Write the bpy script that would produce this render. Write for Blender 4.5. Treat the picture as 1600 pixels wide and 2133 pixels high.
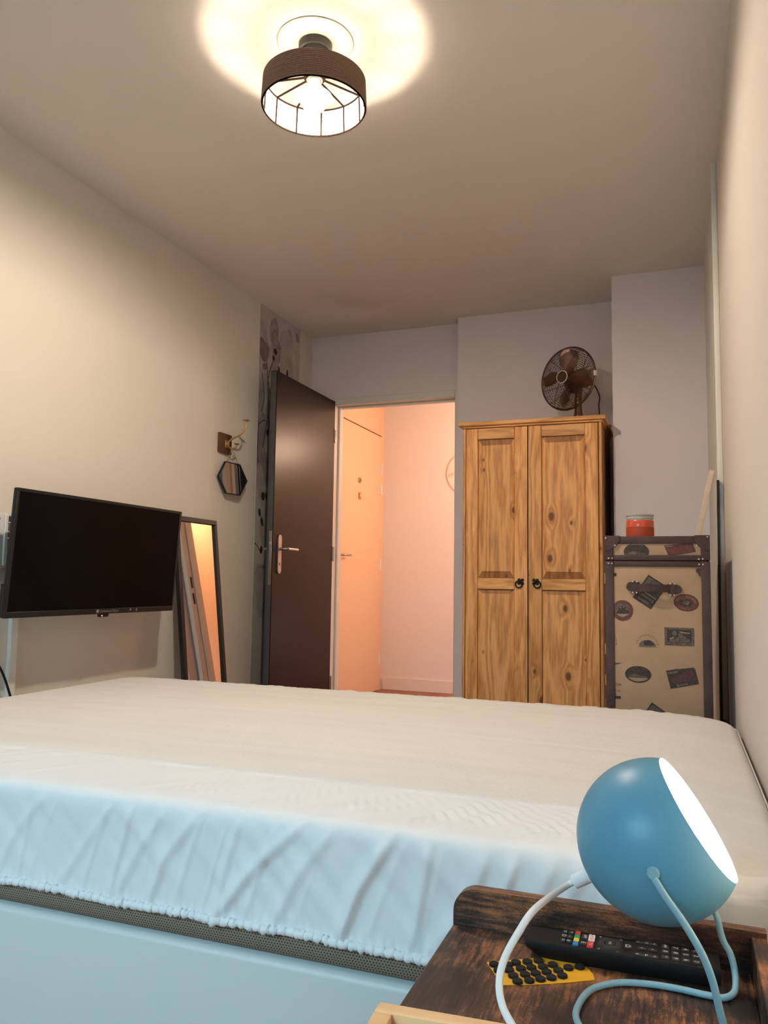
import bpy, bmesh, math, random
from mathutils import Vector, Matrix, noise
random.seed(7)
PI = math.pi
for o in list(bpy.data.objects): bpy.data.objects.remove(o, do_unlink=True)
SC = bpy.context.scene
COL = SC.collection

# ------------------------------------------------------------------ camera
def make_camera():
    yaw, pitch, roll = math.radians(20.4316), math.radians(5.0587), math.radians(0.8376)
    f_px = 1644.92
    F = Vector((-math.sin(yaw)*math.cos(pitch), math.cos(yaw)*math.cos(pitch), math.sin(pitch)))
    Rt = Vector((math.cos(yaw), math.sin(yaw), 0)); U = Rt.cross(F)
    r = math.cos(roll)*Rt + math.sin(roll)*U
    u = -math.sin(roll)*Rt + math.cos(roll)*U
    cd = bpy.data.cameras.new('camera'); c = bpy.data.objects.new('camera', cd); COL.objects.link(c)
    cd.sensor_fit = 'HORIZONTAL'; cd.sensor_width = 36; cd.lens = 36*f_px/1600
    cd.clip_start = 0.02
    M = Matrix((r, u, -F)).transposed().to_4x4(); M.translation = Vector((0, 0, 0.92496))
    c.matrix_world = M
    SC.camera = c
make_camera()

# ------------------------------------------------------------------ world, lights, exposure
SC.view_settings.view_transform = 'Standard'; SC.view_settings.look = 'None'
SC.view_settings.gamma = 1; SC.view_settings.use_curve_mapping = False
SC.view_settings.exposure = 1.15
w = bpy.data.worlds.new('world'); SC.world = w; w.use_nodes = True
bg = w.node_tree.nodes['Background']; bg.inputs[0].default_value = (0.45, 0.72, 0.95, 1); bg.inputs[1].default_value = 0.8

def light(name, kind, loc, energy, color, size=0.05, size_y=None, rot=None):
    l = bpy.data.lights.new(name, kind); l.energy = energy; l.color = color
    if kind == 'AREA':
        l.size = size
        if size_y: l.shape = 'RECTANGLE'; l.size_y = size_y
    else: l.shadow_soft_size = size
    o = bpy.data.objects.new(name, l); o.location = loc
    if rot: o.rotation_euler = rot
    COL.objects.link(o); return o
# daylight coming through the window behind the camera
sky_from, sky_to = Vector((-1.45, -2.5, 2.9)), Vector((-1.0, 1.1, 0.45))
light('window_daylight', 'AREA', sky_from, 92, (0.44, 0.80, 1.0), 1.9, 1.3, (sky_to-sky_from).to_track_quat('-Z', 'Y').to_euler())
# hall lamp, out of sight behind the door jamb
light('hall_lamp_light', 'POINT', (-0.95, 5.75, 2.0), 15, (1.0, 0.67, 0.46), 0.08)
light('hall_cool_fill', 'POINT', (-0.72, 5.3, 0.55), 3.5, (0.80, 0.82, 1.0), 0.08)  # added cool fill low in the hall, standing in for daylight from beyond

# ------------------------------------------------------------------ materials
def nd(nt, t, **kw):
    n = nt.nodes.new(t)
    for k, v in kw.items(): setattr(n, k, v)
    return n
def mat(name, color, rough=0.6, metal=0.0, spec=None, bump=None, vary=None, emit=None, coat=0, trans=0, alpha=None, sheen=0, tl=0):
    """bump=(scale, strength, stretch xyz) ; vary=(scale, amount, stretch)"""
    m = bpy.data.materials.new(name); m.use_nodes = True
    nt = m.node_tree; b = nt.nodes['Principled BSDF']
    c = (*color, 1) if len(color) == 3 else color
    b.inputs['Base Color'].default_value = c
    b.inputs['Roughness'].default_value = rough; b.inputs['Metallic'].default_value = metal
    if spec is not None: b.inputs['Specular IOR Level'].default_value = spec
    if coat: b.inputs['Coat Weight'].default_value = coat; b.inputs['Coat Roughness'].default_value = 0.15
    if trans: b.inputs['Transmission Weight'].default_value = trans
    if sheen: b.inputs['Sheen Weight'].default_value = sheen
    if emit: b.inputs['Emission Color'].default_value = (*emit[0], 1); b.inputs['Emission Strength'].default_value = emit[1]
    if bump or vary:
        tc = nd(nt, 'ShaderNodeTexCoord')
    if bump:
        mp = nd(nt, 'ShaderNodeMapping'); nt.links.new(tc.outputs['Object'], mp.inputs[0])
        mp.inputs['Scale'].default_value = bump[2] if len(bump) > 2 else (1, 1, 1)
        n = nd(nt, 'ShaderNodeTexNoise'); n.inputs['Scale'].default_value = bump[0]; n.inputs['Detail'].default_value = 4
        nt.links.new(mp.outputs[0], n.inputs['Vector'])
        bp = nd(nt, 'ShaderNodeBump'); bp.inputs['Strength'].default_value = bump[1]; bp.inputs['Distance'].default_value = 0.01
        nt.links.new(n.outputs[0], bp.inputs['Height']); nt.links.new(bp.outputs[0], b.inputs['Normal'])
    if vary:
        mp = nd(nt, 'ShaderNodeMapping'); nt.links.new(tc.outputs['Object'], mp.inputs[0])
        mp.inputs['Scale'].default_value = vary[2] if len(vary) > 2 else (1, 1, 1)
        n = nd(nt, 'ShaderNodeTexNoise'); n.inputs['Scale'].default_value = vary[0]; n.inputs['Detail'].default_value = 5
        nt.links.new(mp.outputs[0], n.inputs['Vector'])
        cr = nd(nt, 'ShaderNodeValToRGB')
        a = vary[1]
        cr.color_ramp.elements[0].position = .3; cr.color_ramp.elements[1].position = .7
        cr.color_ramp.elements[0].color = (*[x*(1-a) for x in c[:3]], 1)
        cr.color_ramp.elements[1].color = (*[min(1, x*(1+a)) for x in c[:3]], 1)
        nt.links.new(n.outputs[0], cr.inputs[0]); nt.links.new(cr.outputs[0], b.inputs['Base Color'])
    return m

def math_node(nt, op, a, b=None, clamp=False):
    n = nd(nt, 'ShaderNodeMath', operation=op, use_clamp=clamp)
    for i, v in enumerate((a, b)):
        if v is None: continue
        if isinstance(v, (int, float)): n.inputs[i].default_value = v
        else: nt.links.new(v, n.inputs[i])
    return n.outputs[0]

def pine_mat(name, axis='Z', light_c=(0.92, 0.49, 0.185), dark_c=(0.58, 0.25, 0.08), knot_c=(0.13, 0.045, 0.014)):
    m = bpy.data.materials.new(name); m.use_nodes = True
    nt = m.node_tree; b = nt.nodes['Principled BSDF']; b.inputs['Roughness'].default_value = 0.5
    b.inputs['Specular IOR Level'].default_value = 0.35
    tc = nd(nt, 'ShaderNodeTexCoord'); oi = nd(nt, 'ShaderNodeObjectInfo')
    sx = nd(nt, 'ShaderNodeSeparateXYZ'); nt.links.new(tc.outputs['Object'], sx.inputs[0])
    rnd = math_node(nt, 'MULTIPLY', oi.outputs['Random'], 17.0)
    x = sx.outputs['X']; z = sx.outputs['Z']
    if axis == 'X': x, z = z, x
    xy = math_node(nt, 'ADD', x, math_node(nt, 'MULTIPLY', sx.outputs['Y'], 0.6))
    xr = math_node(nt, 'ADD', xy, rnd)
    # knots: one candidate per cell, most cells stay clear
    kv = nd(nt, 'ShaderNodeCombineXYZ'); nt.links.new(math_node(nt, 'MULTIPLY', xr, 7.5), kv.inputs[0]); nt.links.new(math_node(nt, 'MULTIPLY', z, 4.6), kv.inputs[1])
    vo = nd(nt, 'ShaderNodeTexVoronoi', voronoi_dimensions='2D'); vo.inputs['Scale'].default_value = 1.0
    nt.links.new(kv.outputs[0], vo.inputs['Vector'])
    sc = nd(nt, 'ShaderNodeSeparateColor'); nt.links.new(vo.outputs['Color'], sc.inputs[0])
    size = math_node(nt, 'MULTIPLY', math_node(nt, 'SUBTRACT', sc.outputs[0], 0.25, True), 0.19)
    kn = math_node(nt, 'SUBTRACT', size, vo.outputs['Distance'])
    knot = math_node(nt, 'MULTIPLY', kn, 22.0, True)
    halo = math_node(nt, 'MULTIPLY', math_node(nt, 'SUBTRACT', math_node(nt, 'MULTIPLY', size, 2.7), vo.outputs['Distance']), 3.2, True)
    # grain
    gv = nd(nt, 'ShaderNodeCombineXYZ'); nt.links.new(xr, gv.inputs[0]); nt.links.new(math_node(nt, 'MULTIPLY', z, 0.10), gv.inputs[1])
    n1 = nd(nt, 'ShaderNodeTexNoise', noise_dimensions='2D'); n1.inputs['Scale'].default_value = 9; n1.inputs['Detail'].default_value = 2
    nt.links.new(gv.outputs[0], n1.inputs['Vector'])
    n2 = nd(nt, 'ShaderNodeTexNoise', noise_dimensions='2D'); n2.inputs['Scale'].default_value = 120; n2.inputs['Detail'].default_value = 4
    nt.links.new(gv.outputs[0], n2.inputs['Vector'])
    ph = math_node(nt, 'ADD', math_node(nt, 'MULTIPLY', xr, 90.0), math_node(nt, 'MULTIPLY', n1.outputs[0], 34.0))
    ph = math_node(nt, 'ADD', ph, math_node(nt, 'MULTIPLY', halo, 9.0))
    ring = math_node(nt, 'ADD', math_node(nt, 'MULTIPLY', math_node(nt, 'SINE', ph), 0.22), 0.5)
    g = math_node(nt, 'ADD', math_node(nt, 'MULTIPLY', ring, 0.55), math_node(nt, 'MULTIPLY', n2.outputs[0], 0.45))
    cr = nd(nt, 'ShaderNodeValToRGB'); cr.color_ramp.elements[0].position = .30; cr.color_ramp.elements[1].position = .62
    cr.color_ramp.elements[0].color = (*dark_c, 1); cr.color_ramp.elements[1].color = (*light_c, 1)
    nt.links.new(g, cr.inputs[0])
    m1 = nd(nt, 'ShaderNodeMixRGB'); m1.inputs[2].default_value = (*dark_c, 1)
    nt.links.new(math_node(nt, 'MULTIPLY', halo, 0.80), m1.inputs[0]); nt.links.new(cr.outputs[0], m1.inputs[1])
    m2 = nd(nt, 'ShaderNodeMixRGB'); m2.inputs[2].default_value = (*knot_c, 1)
    nt.links.new(math_node(nt, 'MULTIPLY', knot, 0.85), m2.inputs[0]); nt.links.new(m1.outputs[0], m2.inputs[1])
    # tone per board
    hs = nd(nt, 'ShaderNodeHueSaturation'); nt.links.new(m2.outputs[0], hs.inputs['Color'])
    nt.links.new(math_node(nt, 'ADD', math_node(nt, 'MULTIPLY', oi.outputs['Random'], 0.22), 0.88), hs.inputs['Value'])
    nt.links.new(hs.outputs[0], b.inputs['Base Color'])
    return m

def rustic_mat(name, axis='X'):
    m = bpy.data.materials.new(name); m.use_nodes = True
    nt = m.node_tree; b = nt.nodes['Principled BSDF']; b.inputs['Roughness'].default_value = 0.42
    tc = nd(nt, 'ShaderNodeTexCoord')
    def ns(scale, st, detail=5, rough=.6):
        mp = nd(nt, 'ShaderNodeMapping'); nt.links.new(tc.outputs['Object'], mp.inputs[0]); mp.inputs['Scale'].default_value = st
        n = nd(nt, 'ShaderNodeTexNoise'); n.inputs['Scale'].default_value = scale; n.inputs['Detail'].default_value = detail; n.inputs['Roughness'].default_value = rough
        nt.links.new(mp.outputs[0], n.inputs['Vector']); return n.outputs[0]
    st = (0.10, 1, 1) if axis == 'X' else (1, 0.10, 1)
    streak = ns(210, st, 6, .72); blotch = ns(11, (1, 1, 1) if axis == 'Y' else (.5, 1, 1), 5, .6); fine = ns(500, (1, 1, 1), 3)
    g = math_node(nt, 'ADD', math_node(nt, 'MULTIPLY', streak, 0.50), math_node(nt, 'MULTIPLY', blotch, 0.72))
    g = math_node(nt, 'ADD', g, math_node(nt, 'MULTIPLY', fine, 0.20))
    cr = nd(nt, 'ShaderNodeValToRGB')
    e = cr.color_ramp.elements
    e[0].position = .61; e[0].color = (0.013, 0.008, 0.007, 1); e[1].position = .86; e[1].color = (0.42, 0.165, 0.060, 1)
    k = e.new(.71); k.color = (0.070, 0.032, 0.022, 1)
    nt.links.new(g, cr.inputs[0]); nt.links.new(cr.outputs[0], b.inputs['Base Color'])
    bp = nd(nt, 'ShaderNodeBump'); bp.inputs['Strength'].default_value = 0.12; bp.inputs['Distance'].default_value = 0.004
    nt.links.new(streak, bp.inputs['Height']); nt.links.new(bp.outputs[0], b.inputs['Normal'])
    return m

def mesh_fabric_mat():
    m = bpy.data.materials.new('spacer_mesh'); m.use_nodes = True
    nt = m.node_tree; b = nt.nodes['Principled BSDF']; b.inputs['Roughness'].default_value = 0.85
    tc = nd(nt, 'ShaderNodeTexCoord'); sx = nd(nt, 'ShaderNodeSeparateXYZ'); nt.links.new(tc.outputs['Object'], sx.inputs[0])
    s = 400.0
    a = math_node(nt, 'MULTIPLY', math_node(nt, 'ADD', sx.outputs['X'], sx.outputs['Y']), s)
    c = math_node(nt, 'MULTIPLY', sx.outputs['Z'], s*2)
    # staggered holes: sum of three waves gives a hexagonal dot lattice
    w1 = math_node(nt, 'COSINE', math_node(nt, 'MULTIPLY', c, PI*.58))
    w2 = math_node(nt, 'COSINE', math_node(nt, 'ADD', math_node(nt, 'MULTIPLY', a, PI), math_node(nt, 'MULTIPLY', c, PI*.29)))
    w3 = math_node(nt, 'COSINE', math_node(nt, 'SUBTRACT', math_node(nt, 'MULTIPLY', a, PI), math_node(nt, 'MULTIPLY', c, PI*.29)))
    v = math_node(nt, 'ADD', math_node(nt, 'ADD', w1, w2), w3)
    v = math_node(nt, 'MULTIPLY', math_node(nt, 'SUBTRACT', v, 0.35), 1.2, True)
    mx = nd(nt, 'ShaderNodeMixRGB'); mx.inputs[1].default_value = (0.29, 0.215, 0.165, 1); mx.inputs[2].default_value = (0.05, 0.042, 0.036, 1)
    nt.links.new(v, mx.inputs[0]); nt.links.new(mx.outputs[0], b.inputs['Base Color'])
    bp = nd(nt, 'ShaderNodeBump'); bp.inputs['Strength'].default_value = 0.5; bp.inputs['Distance'].default_value = 0.002; bp.invert = True
    nt.links.new(v, bp.inputs['Height']); nt.links.new(bp.outputs[0], b.inputs['Normal'])
    return m

M = {}
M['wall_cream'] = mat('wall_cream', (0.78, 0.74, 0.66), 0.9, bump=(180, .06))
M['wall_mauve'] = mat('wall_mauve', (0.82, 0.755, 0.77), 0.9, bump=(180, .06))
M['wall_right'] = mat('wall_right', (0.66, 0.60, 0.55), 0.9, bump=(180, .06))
M['wall_strip'] = mat('wall_strip', (0.70, 0.68, 0.63), 0.9, bump=(180, .06))
M['ceiling'] = mat('ceiling_paint', (0.78, 0.735, 0.68), 0.95, bump=(140, .06))
M['hall_wall'] = mat('hall_wall', (0.80, 0.76, 0.74), 0.85)
M['hall_door'] = mat('hall_door_paint', (0.80, 0.58, 0.40), 0.6)
M['hall_orange'] = mat('hall_orange_paint', (0.82, 0.50, 0.27), 0.6)
M['hall_floor'] = mat('hall_floor', (0.30, 0.13, 0.08), 0.5, vary=(6, .25, (1, .1, 1)))
M['floor'] = mat('floor_laminate', (0.28, 0.16, 0.09), 0.5, vary=(5, .3, (1, .1, 1)))
M['white_paint'] = mat('white_paint', (0.78, 0.76, 0.70), 0.45)
M['door_brown'] = mat('door_brown', (0.026, 0.013, 0.010), 0.30, vary=(30, .06, (1, 1, .1)), spec=.14)
M['door_edge'] = mat('door_edge', (0.065, 0.065, 0.07), 0.45)
M['steel'] = mat('brushed_steel', (0.46, 0.44, 0.42), 0.32, 1.0)
M['sheet'] = mat('sheet_cotton', (0.80, 0.80, 0.80), 0.62, bump=(700, .05), sheen=.3)
M['quilt_top'] = mat('sheet_terry_top', (0.77, 0.74, 0.71), 0.95, bump=(500, .35, (.25, 1, 1)), vary=(5, .03, (.3, 3, 1)))
M['leatherette'] = mat('leatherette', (0.64, 0.65, 0.62), 0.42, bump=(900, .10))
M['spacer'] = mesh_fabric_mat()
M['pine'] = pine_mat('pine_upright', 'Z'); M['pine_x'] = pine_mat('pine_rail', 'X')
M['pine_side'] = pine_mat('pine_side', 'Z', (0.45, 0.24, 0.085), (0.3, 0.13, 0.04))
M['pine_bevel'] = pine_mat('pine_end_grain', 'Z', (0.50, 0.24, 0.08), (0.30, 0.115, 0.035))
M['dark_gap'] = mat('dark_gap', (0.02, 0.01, 0.006), 0.9)
M['iron'] = mat('black_iron', (0.012, 0.012, 0.013), 0.45, .6)
M['rustic_x'] = rustic_mat('rustic_oak_along', 'X'); M['rustic_y'] = rustic_mat('rustic_oak_across', 'Y')
M['black_metal'] = mat('black_metal', (0.02, 0.02, 0.02), 0.5, .5)
M['lamp_blue'] = mat('lamp_blue', (0.095, 0.295, 0.425), 0.42, spec=.5)
M['lamp_wire'] = mat('lamp_wire_blue', (0.23, 0.42, 0.50), 0.35)
M['lamp_white'] = mat('lamp_white_inside', (0.92, 0.90, 0.86), 0.5)
M['white_plastic'] = mat('white_plastic', (0.82, 0.82, 0.80), 0.4)
M['bulb'] = mat('glowing_bulb', (1, 1, 1), 0.5, emit=((1.0, 0.82, 0.64), 570))
M['bulb_top'] = mat('faint_bulb_top', (1, 1, 1), 0.5, emit=((1.0, 0.80, 0.60), 23))
M['bulb_bed'] = mat('glowing_bedside_bulb', (1, 1, 1), 0.5, emit=((1.0, 0.84, 0.64), 45))
M['rope'] = mat('dark_rope', (0.27, 0.165, 0.11), 0.85, bump=(300, .4))
M['shade_white'] = mat('white_shade_lining', (0.62, 0.57, 0.49), 0.7)
M['shade_wire'] = mat('dark_shade_wire', (0.006, 0.004, 0.003), 0.9, spec=0.0)
M['black_plastic'] = mat('black_plastic', (0.010, 0.010, 0.011), 0.45, spec=.4)
M['remote_plastic'] = mat('remote_plastic', (0.006, 0.005, 0.005), 0.6, spec=.25)
M['screen'] = mat('tv_screen', (0.0015, 0.0015, 0.002), 0.25, spec=.12)
M['grey_print'] = mat('grey_print', (0.30, 0.30, 0.30), 0.6)
M['mirror'] = mat('mirror_glass', (0.82, 0.82, 0.82), 0.02, 1.0)
M['mirror_dark'] = mat('small_mirror_glass', (0.55, 0.56, 0.57), 0.03, 1.0)
M['black_wood'] = mat('black_wood', (0.012, 0.009, 0.008), 0.5)
M['brass'] = mat('aged_brass', (0.55, 0.40, 0.18), 0.28, 1.0)
M['plaque'] = mat('dark_plaque_wood', (0.10, 0.045, 0.02), 0.45, vary=(20, .35, (1, 1, .2)))
M['cord'] = mat('grey_cord', (0.22, 0.19, 0.15), 0.8)
M['copper'] = mat('brushed_copper', (0.31, 0.18, 0.135), 0.38, 1.0)
M['copper_dark'] = mat('dark_copper_wire', (0.12, 0.068, 0.05), 0.4, .9)
M['leather'] = mat('brown_leather', (0.062, 0.028, 0.024), 0.55, bump=(160, .25), vary=(14, .25))
M['canvas'] = mat('trunk_canvas', (0.43, 0.285, 0.175), 0.85, bump=(700, .2), vary=(9, .08))
M['nail'] = mat('silver_nail', (0.85, 0.78, 0.68), 0.35, 0.35)
M['ink_dark'] = mat('ink_dark', (0.050, 0.036, 0.033), 0.75, vary=(160, .5))
M['ink_plum'] = mat('ink_plum', (0.095, 0.042, 0.045), 0.75, vary=(160, .4))
M['ink_red'] = mat('ink_red', (0.145, 0.045, 0.035), 0.75, vary=(160, .3))
M['ink_grey'] = mat('ink_grey', (0.125, 0.095, 0.075), 0.8, vary=(200, .5))
M['ink_cream'] = mat('ink_cream', (0.33, 0.235, 0.14), 0.8)
M['glass'] = mat('clear_glass', (0.85, 0.88, 0.86), 0.06, trans=0.55)
M['glass'].node_tree.nodes['Principled BSDF'].inputs['IOR'].default_value = 1.3
M['wax'] = mat('orange_wax', (0.62, 0.075, 0.022), 0.30, coat=.6)
M['wax_label'] = mat('red_jar_label', (0.42, 0.060, 0.025), 0.55)
M['pale_wood'] = mat('pale_wood', (0.86, 0.53, 0.27), 0.5, vary=(40, .12, (.1, 1, 1)))
M['batten_wood'] = mat('batten_wood', (0.80, 0.64, 0.47), 0.5, vary=(40, .08, (.1, 1, 1)))
M['paper'] = mat('grey_paper', (0.56, 0.53, 0.48), 0.6)
M['paper_dark'] = mat('dark_print', (0.10, 0.09, 0.085), 0.6)
M['yellow_paper'] = mat('yellow_backing', (0.86, 0.42, 0.02), 0.45)
M['felt'] = mat('brown_felt', (0.014, 0.009, 0.008), 0.95, bump=(900, .5))
M['btn'] = mat('button_rubber', (0.016, 0.016, 0.017), 0.6)
M['print_white'] = mat('button_print_white', (0.80, 0.80, 0.78), 0.6)
for k, c in dict(red=(0.62, .03, .025), green=(0.02, .30, .10), yellow=(.85, .58, .03), blue=(.03, .22, .55), white=(.8, .74, .72)).items():
    M['b_'+k] = mat('button_'+k, c, 0.5)
M['wallpaper'] = mat('wallpaper_ground', (0.52, 0.50, 0.455), 0.85, vary=(3, .07))
M['petal_grey'] = mat('petal_grey', (0.40, 0.375, 0.36), 0.85, vary=(14, .22))
M['petal_mauve'] = mat('petal_mauve', (0.34, 0.27, 0.27), 0.85, vary=(14, .25))
M['petal_plum'] = mat('petal_plum', (0.22, 0.16, 0.165), 0.85, vary=(22, .3))
M['petal_ink'] = mat('petal_ink', (0.035, 0.028, 0.03), 0.85)
M['petal_pale'] = mat('petal_pale', (0.42, 0.395, 0.36), 0.85, vary=(14, .1))

# ------------------------------------------------------------------ geometry helpers
class B:
    def __init__(s): s.bm = bmesh.new(); s.mi = 0
    def _fin(s, faces):
        for f in faces: f.material_index = s.mi
    def verts(s, vs, fs):
        v = [s.bm.verts.new(p) for p in vs]; out = []
        for f in fs:
            try: out.append(s.bm.faces.new([v[i] for i in f]))
            except ValueError: pass
        s._fin(out); return v
    def box(s, a, b, bev=0.0, seg=2, mtx=None):
        g = bmesh.ops.create_cube(s.bm, size=1.0)['verts']
        c = [(a[i]+b[i])/2 for i in range(3)]; d = [abs(b[i]-a[i]) for i in range(3)]
        for v in g: v.co = Vector((c[0]+v.co.x*d[0], c[1]+v.co.y*d[1], c[2]+v.co.z*d[2]))
        vs = g
        fs = {f for v in g for f in v.link_faces}
        s._fin(fs)
        if bev > 0:
            es = list({e for v in g for e in v.link_edges})
            r = bmesh.ops.bevel(s.bm, geom=es, offset=bev, segments=seg, affect='EDGES', profile=.5)
            vs = list({v for f in r['faces'] for v in f.verts} | {v for v in g if v.is_valid})
            s._fin(r['faces'])
        if mtx is not None: bmesh.ops.transform(s.bm, matrix=mtx, verts=[v for v in vs if v.is_valid])
        return s
    def tube(s, pts, r, n=8, caps=True, closed=False):
        pts = [Vector(p) for p in pts]; N = len(pts)
        rs = r if isinstance(r, (list, tuple)) else [r]*N
        rings = []; up = None
        for i in range(N):
            if closed: t = pts[(i+1) % N]-pts[i-1]
            else: t = pts[min(i+1, N-1)]-pts[max(i-1, 0)]
            t.normalize()
            if up is None:
                up = Vector((0, 0, 1)) if abs(t.z) < .9 else Vector((1, 0, 0))
            sd = t.cross(up)
            if sd.length < 1e-6: sd = t.orthogonal()
            sd.normalize(); up = sd.cross(t).normalized()
            rings.append([s.bm.verts.new(pts[i]+rs[i]*(math.cos(2*PI*k/n)*sd+math.sin(2*PI*k/n)*up)) for k in range(n)])
        fs = []
        for i in range(N if closed else N-1):
            a, b = rings[i], rings[(i+1) % N]
            for k in range(n): fs.append(s.bm.faces.new((a[k], a[(k+1) % n], b[(k+1) % n], b[k])))
        if caps and not closed:
            fs.append(s.bm.faces.new(list(reversed(rings[0])))); fs.append(s.bm.faces.new(rings[-1]))
        s._fin(fs); return s
    def lathe(s, prof, n=32, mtx=None, close=False):
        """prof: list of (r, z) about the Z axis, then mtx"""
        rings = []; mtx = mtx or Matrix()
        for (r, z) in prof:
            if r < 1e-6: rings.append([s.bm.verts.new(mtx @ Vector((0, 0, z)))])
            else: rings.append([s.bm.verts.new(mtx @ Vector((r*math.cos(2*PI*k/n), r*math.sin(2*PI*k/n), z))) for k in range(n)])
        fs = []
        pairs = list(zip(rings, rings[1:])) + ([(rings[-1], rings[0])] if close else [])
        for a, b in pairs:
            for k in range(n):
                q = [a[k % len(a)], a[(k+1) % len(a)], b[(k+1) % len(b)], b[k % len(b)]]
                u = []
                for v in q:
                    if v not in u: u.append(v)
                if len(u) >= 3:
                    try: fs.append(s.bm.faces.new(u))
                    except ValueError: pass
        s._fin(fs); return s
    def prism(s, poly, h, mtx=None):
        """poly in XY, extruded z 0..h"""
        mtx = mtx or Matrix(); n = len(poly)
        a = [s.bm.verts.new(mtx @ Vector((p[0], p[1], 0))) for p in poly]
        b = [s.bm.verts.new(mtx @ Vector((p[0], p[1], h))) for p in poly]
        fs = [s.bm.faces.new(list(reversed(a))), s.bm.faces.new(b)]
        for k in range(n): fs.append(s.bm.faces.new((a[k], a[(k+1) % n], b[(k+1) % n], b[k])))
        s._fin(fs); return s
    def sphere(s, c, r, n=16, m=10, sc=(1, 1, 1)):
        pr = [(r*math.sin(PI*i/m), -r*math.cos(PI*i/m)) for i in range(m+1)]
        return s.lathe(pr, n, Matrix.Translation(c) @ Matrix.Diagonal((*sc, 1)))
    def text(s, txt, size, mtx, align='CENTER'):
        vs, fs = text_geo(txt, align)
        v = [s.bm.verts.new(mtx @ Vector((p[0]*size, p[1]*size, 0))) for p in vs]
        out = []
        for f in fs:
            try: out.append(s.bm.faces.new([v[i] for i in f]))
            except ValueError: pass
        s._fin(out); return s
    def build(s, name, mats, parent=None, smooth=True, world=True, angle=40):
        bmesh.ops.recalc_face_normals(s.bm, faces=s.bm.faces[:])
        if parent is not None and world:
            off = Vector()
            p = parent
            while p is not None: off += Vector(p.location); p = p.parent
            bmesh.ops.translate(s.bm, verts=s.bm.verts[:], vec=-off)
        me = bpy.data.meshes.new(name); s.bm.to_mesh(me); s.bm.free()
        if not isinstance(mats, (list, tuple)): mats = [mats]
        for m in mats: me.materials.append(M[m] if isinstance(m, str) else m)
        if smooth:
            me.polygons.foreach_set('use_smooth', [True]*len(me.polygons))
            me.set_sharp_from_angle(angle=math.radians(angle))
        o = bpy.data.objects.new(name, me); COL.objects.link(o)
        if parent is not None: o.parent = parent
        return o

_tc = {}
def text_geo(txt, align='CENTER'):
    if (txt, align) in _tc: return _tc[(txt, align)]
    cu = bpy.data.curves.new('txt', 'FONT'); cu.body = txt; cu.align_x = align; cu.align_y = 'CENTER'; cu.size = 1; cu.resolution_u = 2
    ob = bpy.data.objects.new('txt', cu); COL.objects.link(ob)
    dg = bpy.context.evaluated_depsgraph_get(); dg.update()
    me = bpy.data.meshes.new_from_object(ob.evaluated_get(dg))
    r = ([tuple(v.co) for v in me.vertices], [tuple(p.vertices) for p in me.polygons])
    bpy.data.objects.remove(ob); bpy.data.curves.remove(cu); bpy.data.meshes.remove(me)
    _tc[(txt, align)] = r; return r

def thing(name, label, cat, loc=(0, 0, 0), rz=0, group=None):
    o = bpy.data.objects.new(name, None); COL.objects.link(o); o.empty_display_size = .05
    o.location = loc; o.rotation_euler = (0, 0, rz)
    o['label'] = label; o['category'] = cat
    if group: o['group'] = group
    return o
def struct(o): o['kind'] = 'structure'; return o
def lab(o, t): o['label'] = t; return o
def bez(pts, n=12, closed=False):
    """Catmull-Rom through pts"""
    P = [Vector(p) for p in pts]; out = []; N = len(P)
    rng = range(N if closed else N-1)
    for i in rng:
        p0 = P[(i-1) % N] if closed or i > 0 else P[0]; p1 = P[i]; p2 = P[(i+1) % N]; p3 = P[(i+2) % N] if closed or i+2 < N else P[-1]
        for k in range(n):
            t = k/n
            out.append(0.5*((2*p1)+(p2-p0)*t+(2*p0-5*p1+4*p2-p3)*t*t+(3*p1-p0-3*p2+p3)*t**3))
    if not closed: out.append(P[-1])
    return out
def frame_mtx(origin, xdir, ydir):
    x = Vector(xdir).normalized(); y = Vector(ydir); y = (y-y.dot(x)*x).normalized(); z = x.cross(y)
    m = Matrix((x, y, z)).transposed().to_4x4(); m.translation = Vector(origin); return m
def rrect(x0, y0, x1, y1, r, n=5):
    out = []
    for cx, cy, a0 in ((x1-r, y1-r, 0), (x0+r, y1-r, 90), (x0+r, y0+r, 180), (x1-r, y0+r, 270)):
        for k in range(n+1):
            a = math.radians(a0+90*k/n); out.append((cx+r*math.cos(a), cy+r*math.sin(a)))
    return out
def ell(rx, ry, n=28, cx=0, cy=0, a0=0, a1=2*PI):
    full = abs(a1-a0-2*PI) < 1e-6
    return [(cx+rx*math.cos(a0+(a1-a0)*k/(n if full else n-1)), cy+ry*math.sin(a0+(a1-a0)*k/(n if full else n-1))) for k in range(n)]

# ------------------------------------------------------------------ room shell
XL, XR, XRF, YF, Y1, Y2, Y3, H = -2.21, 0.159, 0.146, -1.1, 4.55, 4.443, 4.073, 2.5
T = .12
struct(B().box((XL-T, YF-T, -.1), (XR+T, Y1, 0)).build('floor', 'floor', smooth=False))
struct(B().box((XL-T, YF-T, H), (XR+T, Y1+T, H+.1)).build('ceiling', 'ceiling', smooth=False))
wl = struct(B().box((XL-T, YF-T, 0), (XL, Y1+.08, H)).build('wall_left', 'wall_cream', smooth=False))
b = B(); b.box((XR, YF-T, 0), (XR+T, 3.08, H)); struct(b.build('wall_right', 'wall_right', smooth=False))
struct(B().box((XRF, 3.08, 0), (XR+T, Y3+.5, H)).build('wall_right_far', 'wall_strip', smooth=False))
DX0, DX1, DZ = -2.035, -1.245, 2.045     # door opening
b = B(); b.box((XL, Y1, 0), (DX0-.03, Y1+T, H)); b.box((DX0-.03, Y1, DZ+.035), (DX1+.03, Y1+T, H)); b.box((DX1+.03, Y1, 0), (-1.19, Y1+T, H))
struct(b.build('wall_back', 'wall_mauve', smooth=False))
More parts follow.
